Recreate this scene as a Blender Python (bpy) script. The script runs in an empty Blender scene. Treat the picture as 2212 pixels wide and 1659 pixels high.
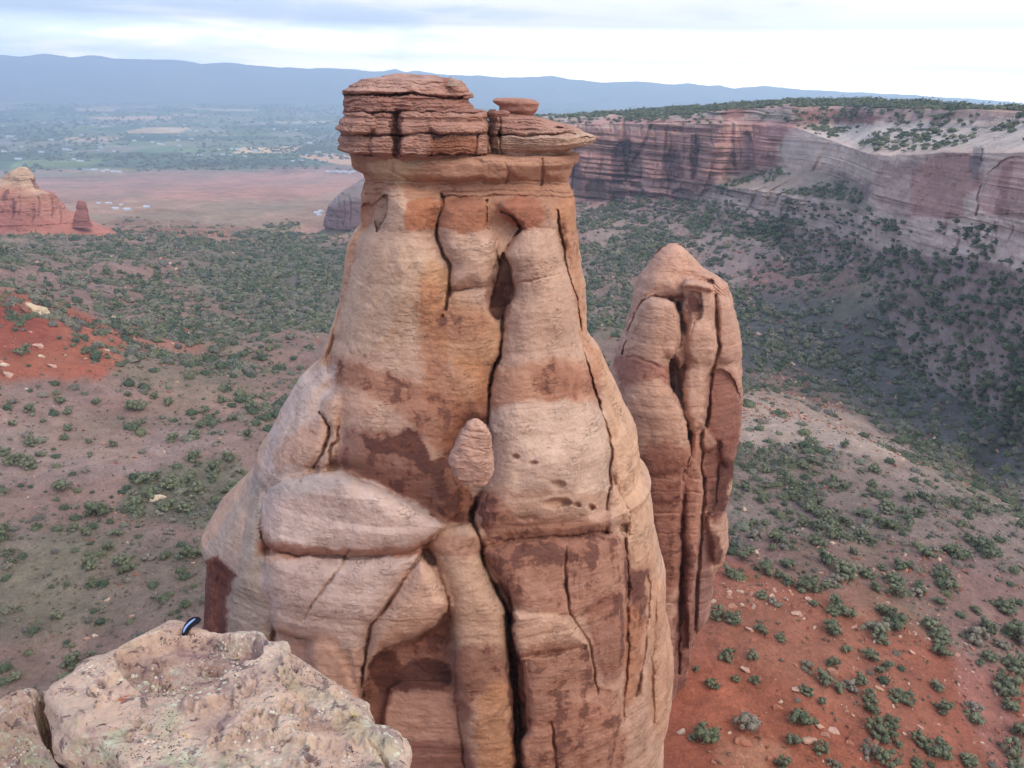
import bpy, math, random
import numpy as np
from mathutils import Matrix, Vector

# ------------------------------------------------------------------ camera, world, sun, exposure
SC = bpy.context.scene
COL = SC.collection
W, H = 2212.0, 1659.0            # the photograph measured in these units
HFOV, PITCH, ROLL = math.radians(65.5), math.radians(20.9), math.radians(1.15)
F = (W / 2) / math.tan(HFOV / 2)
cam_d = bpy.data.cameras.new("camera"); cam = bpy.data.objects.new("camera", cam_d); COL.objects.link(cam)
cam_d.sensor_width = 36; cam_d.lens = 18 / math.tan(HFOV / 2)
cam_d.clip_start = 0.1; cam_d.clip_end = 60000
CM = Matrix.Rotation(math.pi / 2 - PITCH, 4, 'X') @ Matrix.Rotation(ROLL, 4, 'Z')
cam.matrix_world = CM
SC.camera = cam
R = np.array(CM.to_3x3())

world = bpy.data.worlds.new("World"); SC.world = world; world.use_nodes = True
SC.view_settings.view_transform = 'Standard'; SC.view_settings.look = 'None'
SC.view_settings.gamma = 1; SC.view_settings.exposure = 0.50
SUN_AZ, SUN_EL = math.radians(138), math.radians(46)      # clockwise from the view direction (+Y)
SUN_STRENGTH, SUN_ANGLE = 1.1, math.radians(24)
HAZE_DENSITY = 2.0e-4
SKY_GAIN = 1.0
sd = bpy.data.lights.new("sun", 'SUN'); so = bpy.data.objects.new("sun", sd); COL.objects.link(so)
sd.energy = SUN_STRENGTH; sd.angle = SUN_ANGLE; sd.color = (1.0, .86, .72)
sdir = Vector((math.sin(SUN_AZ) * math.cos(SUN_EL), math.cos(SUN_AZ) * math.cos(SUN_EL), math.sin(SUN_EL)))
so.rotation_euler = sdir.to_track_quat('Z', 'Y').to_euler()


def lin(c):
    c = np.array(c, dtype=float) / 255.0
    return np.where(c <= .04045, c / 12.92, ((c + .055) / 1.055) ** 2.4)


def N(nt, t, **kw):
    n = nt.nodes.new(t)
    for k, v in kw.items():
        if k.startswith('i_'):
            key = k[2:]
            key = int(key) if key.isdigit() else key.replace('_', ' ')
            n.inputs[key].default_value = v
        else:
            setattr(n, k, v)
    return n


def ramp(nt, src, stops, interp='LINEAR'):
    n = nt.nodes.new('ShaderNodeValToRGB'); n.color_ramp.interpolation = interp
    el = n.color_ramp.elements
    while len(el) < len(stops): el.new(.5)
    for e, (p, c) in zip(el, stops):
        e.position = p; e.color = tuple(c) + (1,) if len(c) == 3 else c
    nt.links.new(src, n.inputs[0]); return n


def math_n(nt, op, a, b=None, c=None, clamp=False):
    n = nt.nodes.new('ShaderNodeMath'); n.operation = op; n.use_clamp = clamp
    for i, v in enumerate((a, b, c)):
        if v is None: continue
        if hasattr(v, 'is_output'): nt.links.new(v, n.inputs[i])
        else: n.inputs[i].default_value = v
    return n.outputs[0]


def mixc(nt, f, a, b, mode='MIX'):
    n = nt.nodes.new('ShaderNodeMix'); n.data_type = 'RGBA'; n.blend_type = mode
    for i, v in ((0, f), (6, a), (7, b)):
        if hasattr(v, 'is_output'): nt.links.new(v, n.inputs[i])
        elif i == 0: n.inputs[0].default_value = v
        else: n.inputs[i].default_value = tuple(v) + (1,)
    return n.outputs[2]


def build_world():
    nt = world.node_tree; nt.nodes.clear()
    out = N(nt, 'ShaderNodeOutputWorld'); bg = N(nt, 'ShaderNodeBackground')
    sky = N(nt, 'ShaderNodeTexSky', sky_type='NISHITA'); sky.sun_disc = False
    sky.sun_elevation = SUN_EL; sky.sun_rotation = SUN_AZ
    tc = N(nt, 'ShaderNodeTexCoord'); sep = N(nt, 'ShaderNodeSeparateXYZ')
    nt.links.new(tc.outputs['Generated'], sep.inputs[0])
    x, y, z = sep.outputs
    # cloud deck: direction projected on a high sheet
    zz = math_n(nt, 'MAXIMUM', z, 0.0)
    den = math_n(nt, 'ADD', zz, 0.11)
    comb = N(nt, 'ShaderNodeCombineXYZ')
    nt.links.new(math_n(nt, 'DIVIDE', x, den), comb.inputs[0])
    nt.links.new(math_n(nt, 'DIVIDE', y, den), comb.inputs[1])
    n1 = N(nt, 'ShaderNodeTexNoise', i_Scale=.42, i_Detail=5.0, i_Roughness=.5, i_Distortion=.5)
    nt.links.new(comb.outputs[0], n1.inputs['Vector'])
    n2 = N(nt, 'ShaderNodeTexNoise', i_Scale=1.2, i_Detail=4.0, i_Roughness=.55, i_Distortion=.4)
    nt.links.new(comb.outputs[0], n2.inputs['Vector'])
    # darker blue cloud to the left and overhead, bright broken cloud to the right
    f = math_n(nt, 'MULTIPLY_ADD', x, 1.15, .56)
    f = math_n(nt, 'ADD', f, math_n(nt, 'MULTIPLY_ADD', n1.outputs[0], 2.2, -1.1))
    f = math_n(nt, 'ADD', f, math_n(nt, 'MULTIPLY_ADD', n2.outputs[0], 1.0, -.5))
    low = math_n(nt, 'MULTIPLY_ADD', zz, -9.0, .62, clamp=True)       # brighter towards the horizon
    f = math_n(nt, 'ADD', f, math_n(nt, 'MULTIPLY', low, .55), clamp=True)
    cl = ramp(nt, f, [(0.0, (.56, .66, .86)), (.30, (.70, .78, .92)), (.55, (1.08, 1.02, .94)), (1.0, (1.3, 1.27, 1.2))])
    warm = mixc(nt, math_n(nt, 'MULTIPLY_ADD', zz, -16.0, 1.0, clamp=True), cl.outputs[0], (1.2, 1.0, .76), 'MULTIPLY')
    zen = math_n(nt, 'MULTIPLY_ADD', zz, 3.2, -.45, clamp=True)
    warm = mixc(nt, zen, warm, (.87, .965, 1.12), 'MULTIPLY')
    boost = math_n(nt, 'MULTIPLY_ADD', math_n(nt, 'MULTIPLY_ADD', zz, -17.0, 1.0, clamp=True), 5.5, 1.0)
    vm = N(nt, 'ShaderNodeVectorMath', operation='SCALE')
    nt.links.new(warm, vm.inputs[0]); nt.links.new(boost, vm.inputs['Scale'])
    sk = N(nt, 'ShaderNodeVectorMath', operation='SCALE'); sk.inputs['Scale'].default_value = .1
    nt.links.new(sky.outputs[0], sk.inputs[0])
    m = mixc(nt, .88, sk.outputs[0], vm.outputs[0])
    nt.links.new(m, bg.inputs[0]); bg.inputs[1].default_value = SKY_GAIN
    nt.links.new(bg.outputs[0], out.inputs[0])


build_world()

# ------------------------------------------------------------------ projection helpers


def ray(px, py):
    px, py = np.broadcast_arrays(np.asarray(px, float), np.asarray(py, float))
    l = np.stack([(px - W / 2) / F, -(py - H / 2) / F, -np.ones_like(px)], -1)
    d = l @ R.T
    return d / np.linalg.norm(d, axis=-1, keepdims=True)


def proj(P):
    l = P @ R                                     # world -> camera (camera at the origin)
    zc = np.minimum(l[..., 2], -1e-3)
    return l[..., 0] / -zc * F + W / 2, H / 2 - l[..., 1] / -zc * F


def at_y(px, py, Y):
    d = ray(px, py); return d * (np.asarray(Y) / d[..., 1])[..., None]


def at_z(px, py, Z):
    d = ray(px, py); return d * (np.asarray(Z) / d[..., 2])[..., None]


def at_d(px, py, D):                              # at horizontal distance D
    d = ray(px, py); return d * (np.asarray(D) / np.hypot(d[..., 0], d[..., 1]))[..., None]


RT = np.random.RandomState(7).rand(65536).astype(np.float32)


def vnoise(x, y, z, seed=0):
    xi, yi, zi = np.floor(x).astype(np.int64), np.floor(y).astype(np.int64), np.floor(z).astype(np.int64)
    fx, fy, fz = (x - xi).astype(np.float32), (y - yi).astype(np.float32), (z - zi).astype(np.float32)
    fx = fx * fx * (3 - 2 * fx); fy = fy * fy * (3 - 2 * fy); fz = fz * fz * (3 - 2 * fz)

    def h(a, b, c): return RT[((a * 73856093) ^ (b * 19349663) ^ (c * 83492791) ^ (seed * 2654435)) & 65535]
    a = h(xi, yi, zi) * (1 - fx) + h(xi + 1, yi, zi) * fx
    b = h(xi, yi + 1, zi) * (1 - fx) + h(xi + 1, yi + 1, zi) * fx
    c = h(xi, yi, zi + 1) * (1 - fx) + h(xi + 1, yi, zi + 1) * fx
    d = h(xi, yi + 1, zi + 1) * (1 - fx) + h(xi + 1, yi + 1, zi + 1) * fx
    return (a * (1 - fy) + b * fy) * (1 - fz) + (c * (1 - fy) + d * fy) * fz * 1.0


def fbm(P, s, octv=4, seed=0, sz=None, gain=.5):
    sz = s if sz is None else sz
    x, y, z = P[..., 0] * s, P[..., 1] * s, P[..., 2] * sz
    t, a, tot = 0, 1.0, 0
    for o in range(octv):
        t = t + a * (vnoise(x + 17.3 * o, y - 9.1 * o, z + 3.7 * o, seed + o) - .5); tot += a
        x, y, z, a = x * 2.03, y * 2.03, z * 2.03, a * gain
    return t / tot * 2


def sstep(a, b, x):
    t = np.clip((x - a) / (b - a), 0, 1); return t * t * (3 - 2 * t)


def smooth_poly(pts, closed=True, sub=4):
    p = np.array(pts, float); n = len(p); out = []
    idx = range(n if closed else n - 1)
    for i in idx:
        if closed: a, b, c, d = p[(i - 1) % n], p[i], p[(i + 1) % n], p[(i + 2) % n]
        else: a, b, c, d = p[max(i - 1, 0)], p[i], p[i + 1], p[min(i + 2, n - 1)]
        for k in range(sub):
            t = k / sub
            out.append(.5 * ((2 * b) + (c - a) * t + (2 * a - 5 * b + 4 * c - d) * t * t + (3 * b - 3 * c + d - a) * t ** 3))
    if not closed: out.append(p[-1])
    return np.array(out)


def seg_dist(X, Y, pts, closed):
    D = np.full(X.shape, 1e9)
    n = len(pts)
    for i in range(n if closed else n - 1):
        a, b = pts[i], pts[(i + 1) % n]
        ab = b - a; L = ab @ ab + 1e-9
        t = np.clip(((X - a[0]) * ab[0] + (Y - a[1]) * ab[1]) / L, 0, 1)
        D = np.minimum(D, (X - a[0] - t * ab[0]) ** 2 + (Y - a[1] - t * ab[1]) ** 2)
    return np.sqrt(D)


def inside(X, Y, pts):
    r = np.zeros(X.shape, bool); n = len(pts)
    for i in range(n):
        x1, y1 = pts[i]; x2, y2 = pts[(i + 1) % n]
        if y1 == y2: continue
        c = ((y1 > Y) != (y2 > Y)) & (X < (x2 - x1) * (Y - y1) / (y2 - y1) + x1)
        r ^= c
    return r


class Chart:
    """A chart of one rock face: relief in metres, base colour and desert-varnish share."""
    def __init__(s, x0, y0, x1, y1, base, var=0.0, step=1.5, h0=0.0):
        s.x0, s.y0, s.st = x0, y0, step; s.desat, s.gain = .05, 1.0
        s.nx, s.ny = int((x1 - x0) / step) + 1, int((y1 - y0) / step) + 1
        s.Xg, s.Yg = np.meshgrid(x0 + np.arange(s.nx) * step, y0 + np.arange(s.ny) * step)
        P = np.stack([s.Xg, s.Yg, 0 * s.Xg], -1)
        s.wx = s.Xg + fbm(P, .045, 3, 11) * 5 + fbm(P, .22, 2, 12) * 1.3; s.wy = s.Yg + fbm(P, .045, 3, 29) * 5 + fbm(P, .22, 2, 30) * 1.3
        s.cx = s.Xg + fbm(P, .05, 4, 41, gain=.7) * 16; s.cy = s.Yg + fbm(P, .05, 4, 59, gain=.7) * 13
        s.Hm = np.full(s.Xg.shape, float(h0)); s.C = np.ones(s.Xg.shape + (3,)) * lin(base); s.V = np.full(s.Xg.shape, float(var))

    def box(s, pts, m):
        a = np.array(pts, float)
        i0 = max(int((a[:, 0].min() - m - s.x0) / s.st), 0); i1 = min(int((a[:, 0].max() + m - s.x0) / s.st) + 1, s.nx)
        j0 = max(int((a[:, 1].min() - m - s.y0) / s.st), 0); j1 = min(int((a[:, 1].max() + m - s.y0) / s.st) + 1, s.ny)
        return slice(j0, max(j1, j0)), slice(i0, max(i1, i0))

    def lobe(s, pts, off, h, w, flat=False):
        b = s.box(pts, 8); p = smooth_poly(pts, True, 3)
        X, Y = s.wx[b], s.wy[b]
        ins = inside(X, Y, p); d = seg_dist(X, Y, p, True)
        t = np.clip(d / w, 0, 1)
        v = off + h * np.clip(1 - (1 - t) ** 2, 0, 1) ** .68
        s.Hm[b] = np.where(ins, v if flat else np.maximum(s.Hm[b], v), s.Hm[b])
        e = (~ins) & (d < 4)
        s.Hm[b] -= np.where(e, .15 * (1 - d / 4), 0)

    def close(s, r):
        def f(A, op):
            B = A.copy()
            for k in range(1, r + 1):
                B[:, k:] = op(B[:, k:], A[:, :-k]); B[:, :-k] = op(B[:, :-k], A[:, k:])
            C = B.copy()
            for k in range(1, r + 1):
                C[k:] = op(C[k:], B[:-k]); C[:-k] = op(C[:-k], B[k:])
            return C
        c = f(f(s.Hm, np.maximum), np.minimum)
        s.Hm = s.Hm * .2 + c * .8

    def soften(s, n=6, lo=-.25, hi=.35, seed=301):
        B = s.Hm.copy()
        for _ in range(n * 5):
            B[1:-1, 1:-1] = (B[2:, 1:-1] + B[:-2, 1:-1] + B[1:-1, 2:] + B[1:-1, :-2] + B[1:-1, 1:-1]) / 5
        m = sstep(lo, hi, fbm(np.stack([s.Xg, s.Yg, 0 * s.Xg], -1), .012, 3, seed))
        s.Hm = s.Hm * (1 - m) + B * m

    def crack(s, pts, w, dep, col=None):
        b = s.box(pts, w * 4); p = np.array(pts, float)
        d = seg_dist(s.wx[b], s.wy[b], p, False)
        wob = .45 + 1.1 * np.clip(fbm(np.stack([X0 := s.Xg[b], s.Yg[b], 0 * X0], -1), .03, 3, 77) + .5, 0, 1)
        s.Hm[b] -= .55 * dep * wob * np.exp(-(d / (w * (.35 + .35 * wob))) ** 2)

    def pit(s, x, y, rx, ry, dep):
        r = ((s.wx - x) / rx) ** 2 + ((s.wy - y) / ry) ** 2
        s.Hm -= dep * np.exp(-r * r)

    def paint(s, pts, col, a=1.0, soft=6, var=None):
        b = s.box(pts, 30 + soft); p = smooth_poly(pts, True, 3)
        X, Y = s.cx[b], s.cy[b]
        d = seg_dist(X, Y, p, True); d = np.where(inside(X, Y, p), d, -d)
        m = sstep(-soft, soft, d) * a
        if col is not None: s.C[b] = s.C[b] * (1 - m[..., None]) + lin(col) * m[..., None]
        if var is not None: s.V[b] = s.V[b] * (1 - m) + var * m

    def sample(s, px, py):
        u = np.clip((px - s.x0) / s.st, 0, s.nx - 1.001); v = np.clip((py - s.y0) / s.st, 0, s.ny - 1.001)
        i, j = u.astype(int), v.astype(int); fu, fv = u - i, v - j

        def g(A):
            a, b_, c, d = A[j, i], A[j, i + 1], A[j + 1, i], A[j + 1, i + 1]
            x, y = (fu, fv) if A.ndim == 2 else (fu[..., None], fv[..., None])
            return (a * (1 - x) + b_ * x) * (1 - y) + (c * (1 - x) + d * x) * y
        cc = g(s.C); lum = (cc @ np.array([.3, .5, .2]))[..., None]
        return g(s.Hm), (cc * (1 - s.desat) + lum * s.desat * np.array([1.03, 1.0, .97])) * s.gain, g(s.V)


def grid_faces(nr, nc, wrap=False):
    i, j = np.meshgrid(np.arange(nr - 1), np.arange(nc if wrap else nc - 1), indexing='ij')
    j2 = (j + 1) % nc
    return np.stack([i * nc + j, i * nc + j2, (i + 1) * nc + j2, (i + 1) * nc + j], -1).reshape(-1, 4)


def make_obj(name, V, faces, mat, parent=None, col=None, var=None, smooth=True):
    """V (n,3); faces: array (m,3|4) or a list of such arrays"""
    if not isinstance(faces, list): faces = [faces]
    me = bpy.data.meshes.new(name)
    V = np.ascontiguousarray(V, dtype=np.float32)
    me.vertices.add(len(V)); me.vertices.foreach_set('co', V.ravel())
    idx = np.concatenate([f.ravel() for f in faces]).astype(np.int32)
    tot = np.concatenate([np.full(len(f), f.shape[1]) for f in faces])
    st = np.concatenate([[0], np.cumsum(tot)[:-1]]).astype(np.int32)
    me.loops.add(len(idx)); me.loops.foreach_set('vertex_index', idx)
    me.polygons.add(len(tot)); me.polygons.foreach_set('loop_start', st)
    me.polygons.foreach_set('use_smooth', np.full(len(tot), smooth))
    me.update(calc_edges=True)
    if col is not None:
        a = me.attributes.new('Col', 'FLOAT_COLOR', 'POINT')
        c4 = np.ones((len(V), 4), np.float32); c4[:, :3] = col
        a.data.foreach_set('color', c4.ravel())
    if var is not None:
        a = me.attributes.new('varnish', 'FLOAT', 'POINT'); a.data.foreach_set('value', np.ascontiguousarray(var, dtype=np.float32))
    me.materials.append(mat)
    o = bpy.data.objects.new(name, me); COL.objects.link(o)
    if parent: o.parent = parent
    return o


def tag(o, label=None, cat=None, group=None, kind=None):
    if label: o['label'] = label
    if cat: o['category'] = cat
    if group: o['group'] = group
    if kind: o['kind'] = kind
    return o


def empty(name, loc=(0, 0, 0)):
    o = bpy.data.objects.new(name, None); COL.objects.link(o); o.location = loc
    o.empty_display_size = .5
    return o


def rebase(o, parent=None):
    """give a mesh object (built in world coordinates) an origin at its own base, or its parent's"""
    me = o.data; n = len(me.vertices); c = np.empty(n * 3, np.float32); me.vertices.foreach_get('co', c); c = c.reshape(-1, 3)
    if parent is None:
        b = np.array([(c[:, 0].min() + c[:, 0].max()) / 2, (c[:, 1].min() + c[:, 1].max()) / 2, c[:, 2].min()])
        o.location = b
    else: b = np.array(parent.location)
    me.vertices.foreach_set('co', (c - b).astype(np.float32).ravel()); me.update()


# ------------------------------------------------------------------ materials
def base_mat(name, rough=.92):
    m = bpy.data.materials.new(name); m.use_nodes = True; nt = m.node_tree; nt.nodes.clear()
    out = N(nt, 'ShaderNodeOutputMaterial'); b = N(nt, 'ShaderNodeBsdfPrincipled')
    b.inputs['Roughness'].default_value = rough; b.inputs['Specular IOR Level'].default_value = .15
    nt.links.new(b.outputs[0], out.inputs[0])
    return m, nt, b


def noise(nt, scale, detail=4, rough=.55, dist=0.0, zs=None, coord=None, xs=1.0, rot=0.0):
    n = N(nt, 'ShaderNodeTexNoise', i_Scale=scale, i_Detail=float(detail), i_Roughness=rough, i_Distortion=dist)
    if coord is None:
        coord = N(nt, 'ShaderNodeNewGeometry').outputs['Position']
    mp = N(nt, 'ShaderNodeMapping'); mp.inputs['Scale'].default_value = (xs, xs, zs if zs else xs)
    mp.inputs['Rotation'].default_value = (rot, rot * .5, 0)
    nt.links.new(coord, mp.inputs[0]); nt.links.new(mp.outputs[0], n.inputs['Vector'])
    return n.outputs[0]


def rock_material(name, k=1.0, bump=1.0, gain=1.0, strata=1.0, varcol=(84, 56, 54), veg=False):
    """k = frequency multiplier (1 = features of metres)"""
    m, nt, b = base_mat(name)
    col = N(nt, 'ShaderNodeAttribute', attribute_name='Col').outputs['Color']
    va = N(nt, 'ShaderNodeAttribute', attribute_name='varnish').outputs['Fac']
    big = noise(nt, .22 * k, 5, .6); mid = noise(nt, 1.1 * k, 6, .65); fine = noise(nt, 5.0 * k, 5, .7)
    st = noise(nt, .12 * k, 5, .6, .3, zs=14.0, rot=.10)
    st2 = noise(nt, .3 * k, 4, .6, .2, zs=22.0, rot=-.22)
    v1 = ramp(nt, big, [(.3, (.86, .84, .84)), (.7, (1.12, 1.12, 1.10))]).outputs[0]
    v2 = ramp(nt, mid, [(.3, (.88, .85, .84)), (.7, (1.1, 1.11, 1.12))]).outputs[0]
    v3 = ramp(nt, fine, [(.3, (.92, .91, .9)), (.7, (1.07, 1.07, 1.08))]).outputs[0]
    v4 = ramp(nt, st, [(.3, (.86, .8, .78)), (.5, (1, 1, 1)), (.7, (1.08, 1.1, 1.1))]).outputs[0]
    c = mixc(nt, 1.0, col, v1, 'MULTIPLY'); c = mixc(nt, 1.0, c, v2, 'MULTIPLY'); c = mixc(nt, 1.0, c, v3, 'MULTIPLY')
    c = mixc(nt, min(.38 * strata, 1), c, v4, 'MULTIPLY')
    v5 = ramp(nt, st2, [(.38, (.80, .74, .72)), (.46, (1, 1, 1)), (.62, (1.05, 1.05, 1.05))]).outputs[0]
    c = mixc(nt, min(.2 * strata, 1), c, v5, 'MULTIPLY')
    # desert varnish: hard-edged flakes whose share is set by the varnish attribute
    vn = noise(nt, .55 * k, 8, .68, .4, zs=1.5)
    stk = noise(nt, .9 * k, 4, .6, .2, zs=.10)
    va = math_n(nt, 'MULTIPLY', va, math_n(nt, 'MULTIPLY_ADD', stk, 2.2, -.1))
    th = math_n(nt, 'MULTIPLY_ADD', va, -.5, .83)
    f1 = math_n(nt, 'MULTIPLY', math_n(nt, 'SUBTRACT', vn, th), 14.0, clamp=True)
    f2 = math_n(nt, 'MULTIPLY', math_n(nt, 'SUBTRACT', vn, math_n(nt, 'SUBTRACT', th, .10)), 7.0, clamp=True)
    c = mixc(nt, math_n(nt, 'MULTIPLY', f2, .45), c, tuple(lin((150, 92, 68)) * gain))
    c = mixc(nt, math_n(nt, 'MULTIPLY', f1, .62), c, tuple(lin(varcol) * gain))
    # thin broken bedding and joint lines, a little grooved
    ln = noise(nt, .9 * k, 4, .6, .5, zs=5.0, rot=.22); mk = noise(nt, .5 * k, 3, .5)
    line = math_n(nt, 'SUBTRACT', 1.0, math_n(nt, 'MULTIPLY', math_n(nt, 'ABSOLUTE', math_n(nt, 'SUBTRACT', ln, .5)), 70.0), clamp=True)
    line = math_n(nt, 'MULTIPLY', line, math_n(nt, 'MULTIPLY', math_n(nt, 'SUBTRACT', mk, .50), 9.0, clamp=True))
    c = mixc(nt, math_n(nt, 'MULTIPLY', line, .4), c, tuple(lin((116, 76, 60))))
    if gain != 1.0: c = mixc(nt, 1.0, c, (gain,) * 3, 'MULTIPLY')
    nt.links.new(c, b.inputs['Base Color'])
    hgt = math_n(nt, 'ADD', math_n(nt, 'MULTIPLY', mid, .6), math_n(nt, 'MULTIPLY', st, .14 * strata))
    hgt = math_n(nt, 'ADD', hgt, math_n(nt, 'MULTIPLY', st2, .05 * strata))
    hgt = math_n(nt, 'ADD', hgt, math_n(nt, 'MULTIPLY', fine, .16))
    hgt = math_n(nt, 'ADD', hgt, math_n(nt, 'MULTIPLY', f1, -.04))
    hgt = math_n(nt, 'ADD', hgt, math_n(nt, 'MULTIPLY', line, -.22))
    bp = N(nt, 'ShaderNodeBump', i_Strength=.8, i_Distance=.42 * bump / k)
    nt.links.new(hgt, bp.inputs['Height']); nt.links.new(bp.outputs[0], b.inputs['Normal'])
    return m


M_SPIRE = rock_material('sandstone', 1.0, 1.0)
M_CAP = rock_material('cap_sandstone', 1.6, 1.3, strata=1.2)
M_FAR = rock_material('cliff_sandstone', .12, 1.0, strata=1.1)


def ground_material():
    m, nt, b = base_mat('desert_soil', .97)
    col = N(nt, 'ShaderNodeAttribute', attribute_name='Col').outputs['Color']
    a = noise(nt, .035, 6, .6); c1 = noise(nt, .22, 6, .65); f = noise(nt, 1.1, 5, .7); g = noise(nt, 3.2, 3, .7)
    v1 = ramp(nt, a, [(.3, (.84, .82, .82)), (.7, (1.12, 1.12, 1.1))]).outputs[0]
    v2 = ramp(nt, c1, [(.32, (.8, .78, .76)), (.68, (1.14, 1.14, 1.14))]).outputs[0]
    v3 = ramp(nt, f, [(.3, (.78, .77, .77)), (.7, (1.18, 1.17, 1.16))]).outputs[0]
    v4 = ramp(nt, g, [(.35, (.82, .82, .82)), (.6, (1.03, 1.03, 1.03)), (.74, (1.35, 1.32, 1.3))]).outputs[0]
    c = mixc(nt, 1.0, col, v1, 'MULTIPLY')
    for v in (v2, v3, v4): c = mixc(nt, 1.0, c, v, 'MULTIPLY')
    nt.links.new(c, b.inputs['Base Color'])
    h = math_n(nt, 'ADD', math_n(nt, 'MULTIPLY', c1, 1.5), math_n(nt, 'MULTIPLY', f, .5))
    bp = N(nt, 'ShaderNodeBump', i_Strength=.8, i_Distance=.9)
    nt.links.new(h, bp.inputs['Height']); nt.links.new(bp.outputs[0], b.inputs['Normal'])
    return m


M_GROUND = ground_material()


def leaf_mat(name, c1, c2, attr=False):
    m, nt, b = base_mat(name, .8)
    if attr:
        src = N(nt, 'ShaderNodeAttribute', attribute_name='Col').outputs['Color']
    else:
        oi = N(nt, 'ShaderNodeObjectInfo').outputs['Random']
        src = mixc(nt, oi, tuple(lin(c1)), tuple(lin(c2)))
    n = noise(nt, 1.3, 3, .6)
    v = ramp(nt, n, [(.3, (.62, .64, .62)), (.7, (1.35, 1.33, 1.25))]).outputs[0]
    nt.links.new(mixc(nt, 1.0, src, v, 'MULTIPLY'), b.inputs['Base Color'])
    return m


def flat_mat(name, c, rough=.8, spec=.2, n=True):
    m, nt, b = base_mat(name, rough); b.inputs['Specular IOR Level'].default_value = spec
    v = ramp(nt, noise(nt, 3.0, 4), [(.3, (.85, .85, .85)), (.7, (1.1, 1.1, 1.1))]).outputs[0]
    nt.links.new(mixc(nt, 1.0, tuple(lin(c)), v, 'MULTIPLY'), b.inputs['Base Color'])
    return m


# ------------------------------------------------------------------ a standing rock body from its left and right outline
def body_rings(Lp, Rp, D, kd, nrow, expo=2.3, dfun=None, y0=None, y1=None):
    """Lp, Rp = outline polylines [(x,y)...] ordered downward. Returns z, cx, rx, cy, ry per ring."""
    Lp, Rp = np.array(Lp, float), np.array(Rp, float)
    y0 = max(Lp[0, 1], Rp[0, 1]) if y0 is None else y0
    y1 = min(Lp[-1, 1], Rp[-1, 1]) if y1 is None else y1
    py = np.linspace(y0, y1, nrow)
    xl, xr = np.interp(py, Lp[:, 1], Lp[:, 0]), np.interp(py, Rp[:, 1], Rp[:, 0])
    Dv = np.full(nrow, float(D)) if dfun is None else dfun(py)
    A, B = at_y(xl, py, Dv), at_y(xr, py, Dv)
    z = (A[:, 2] + B[:, 2]) / 2
    XL, XR = A[:, 0].copy(), B[:, 0].copy()
    th = np.linspace(0, 2 * np.pi, 121)[:-1]
    for it in range(6):
        cx, rx = (XL + XR) / 2, np.maximum((XR - XL) / 2, .02)
        ry = rx * kd
        c, s = np.cos(th), np.sin(th)
        q = 2 / expo
        X = cx[:, None] + rx[:, None] * np.sign(c) * np.abs(c) ** q
        Y = Dv[:, None] - ry[:, None] * np.sign(s) * np.abs(s) ** q
        P = np.stack([X, Y, np.broadcast_to(z[:, None], X.shape)], -1)
        px, pyy = proj(P)
        il, ir = np.argmin(px, 1), np.argmax(px, 1); ar = np.arange(nrow)
        yl, yr = pyy[ar, il], pyy[ar, ir]
        dep = Dv / math.cos(PITCH) * 1.0
        XL += .8 * (np.interp(yl, Lp[:, 1], Lp[:, 0]) - px[ar, il]) * dep / F
        XR += .8 * (np.interp(yr, Rp[:, 1], Rp[:, 0]) - px[ar, ir]) * dep / F
        if it < 5:
            k = 3
            XL = np.convolve(np.pad(XL, k, 'edge'), np.ones(2 * k + 1) / (2 * k + 1), 'valid') * .35 + XL * .65
            XR = np.convolve(np.pad(XR, k, 'edge'), np.ones(2 * k + 1) / (2 * k + 1), 'valid') * .35 + XR * .65
    return z, (XL + XR) / 2, np.maximum((XR - XL) / 2, .02), Dv, kd


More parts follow.
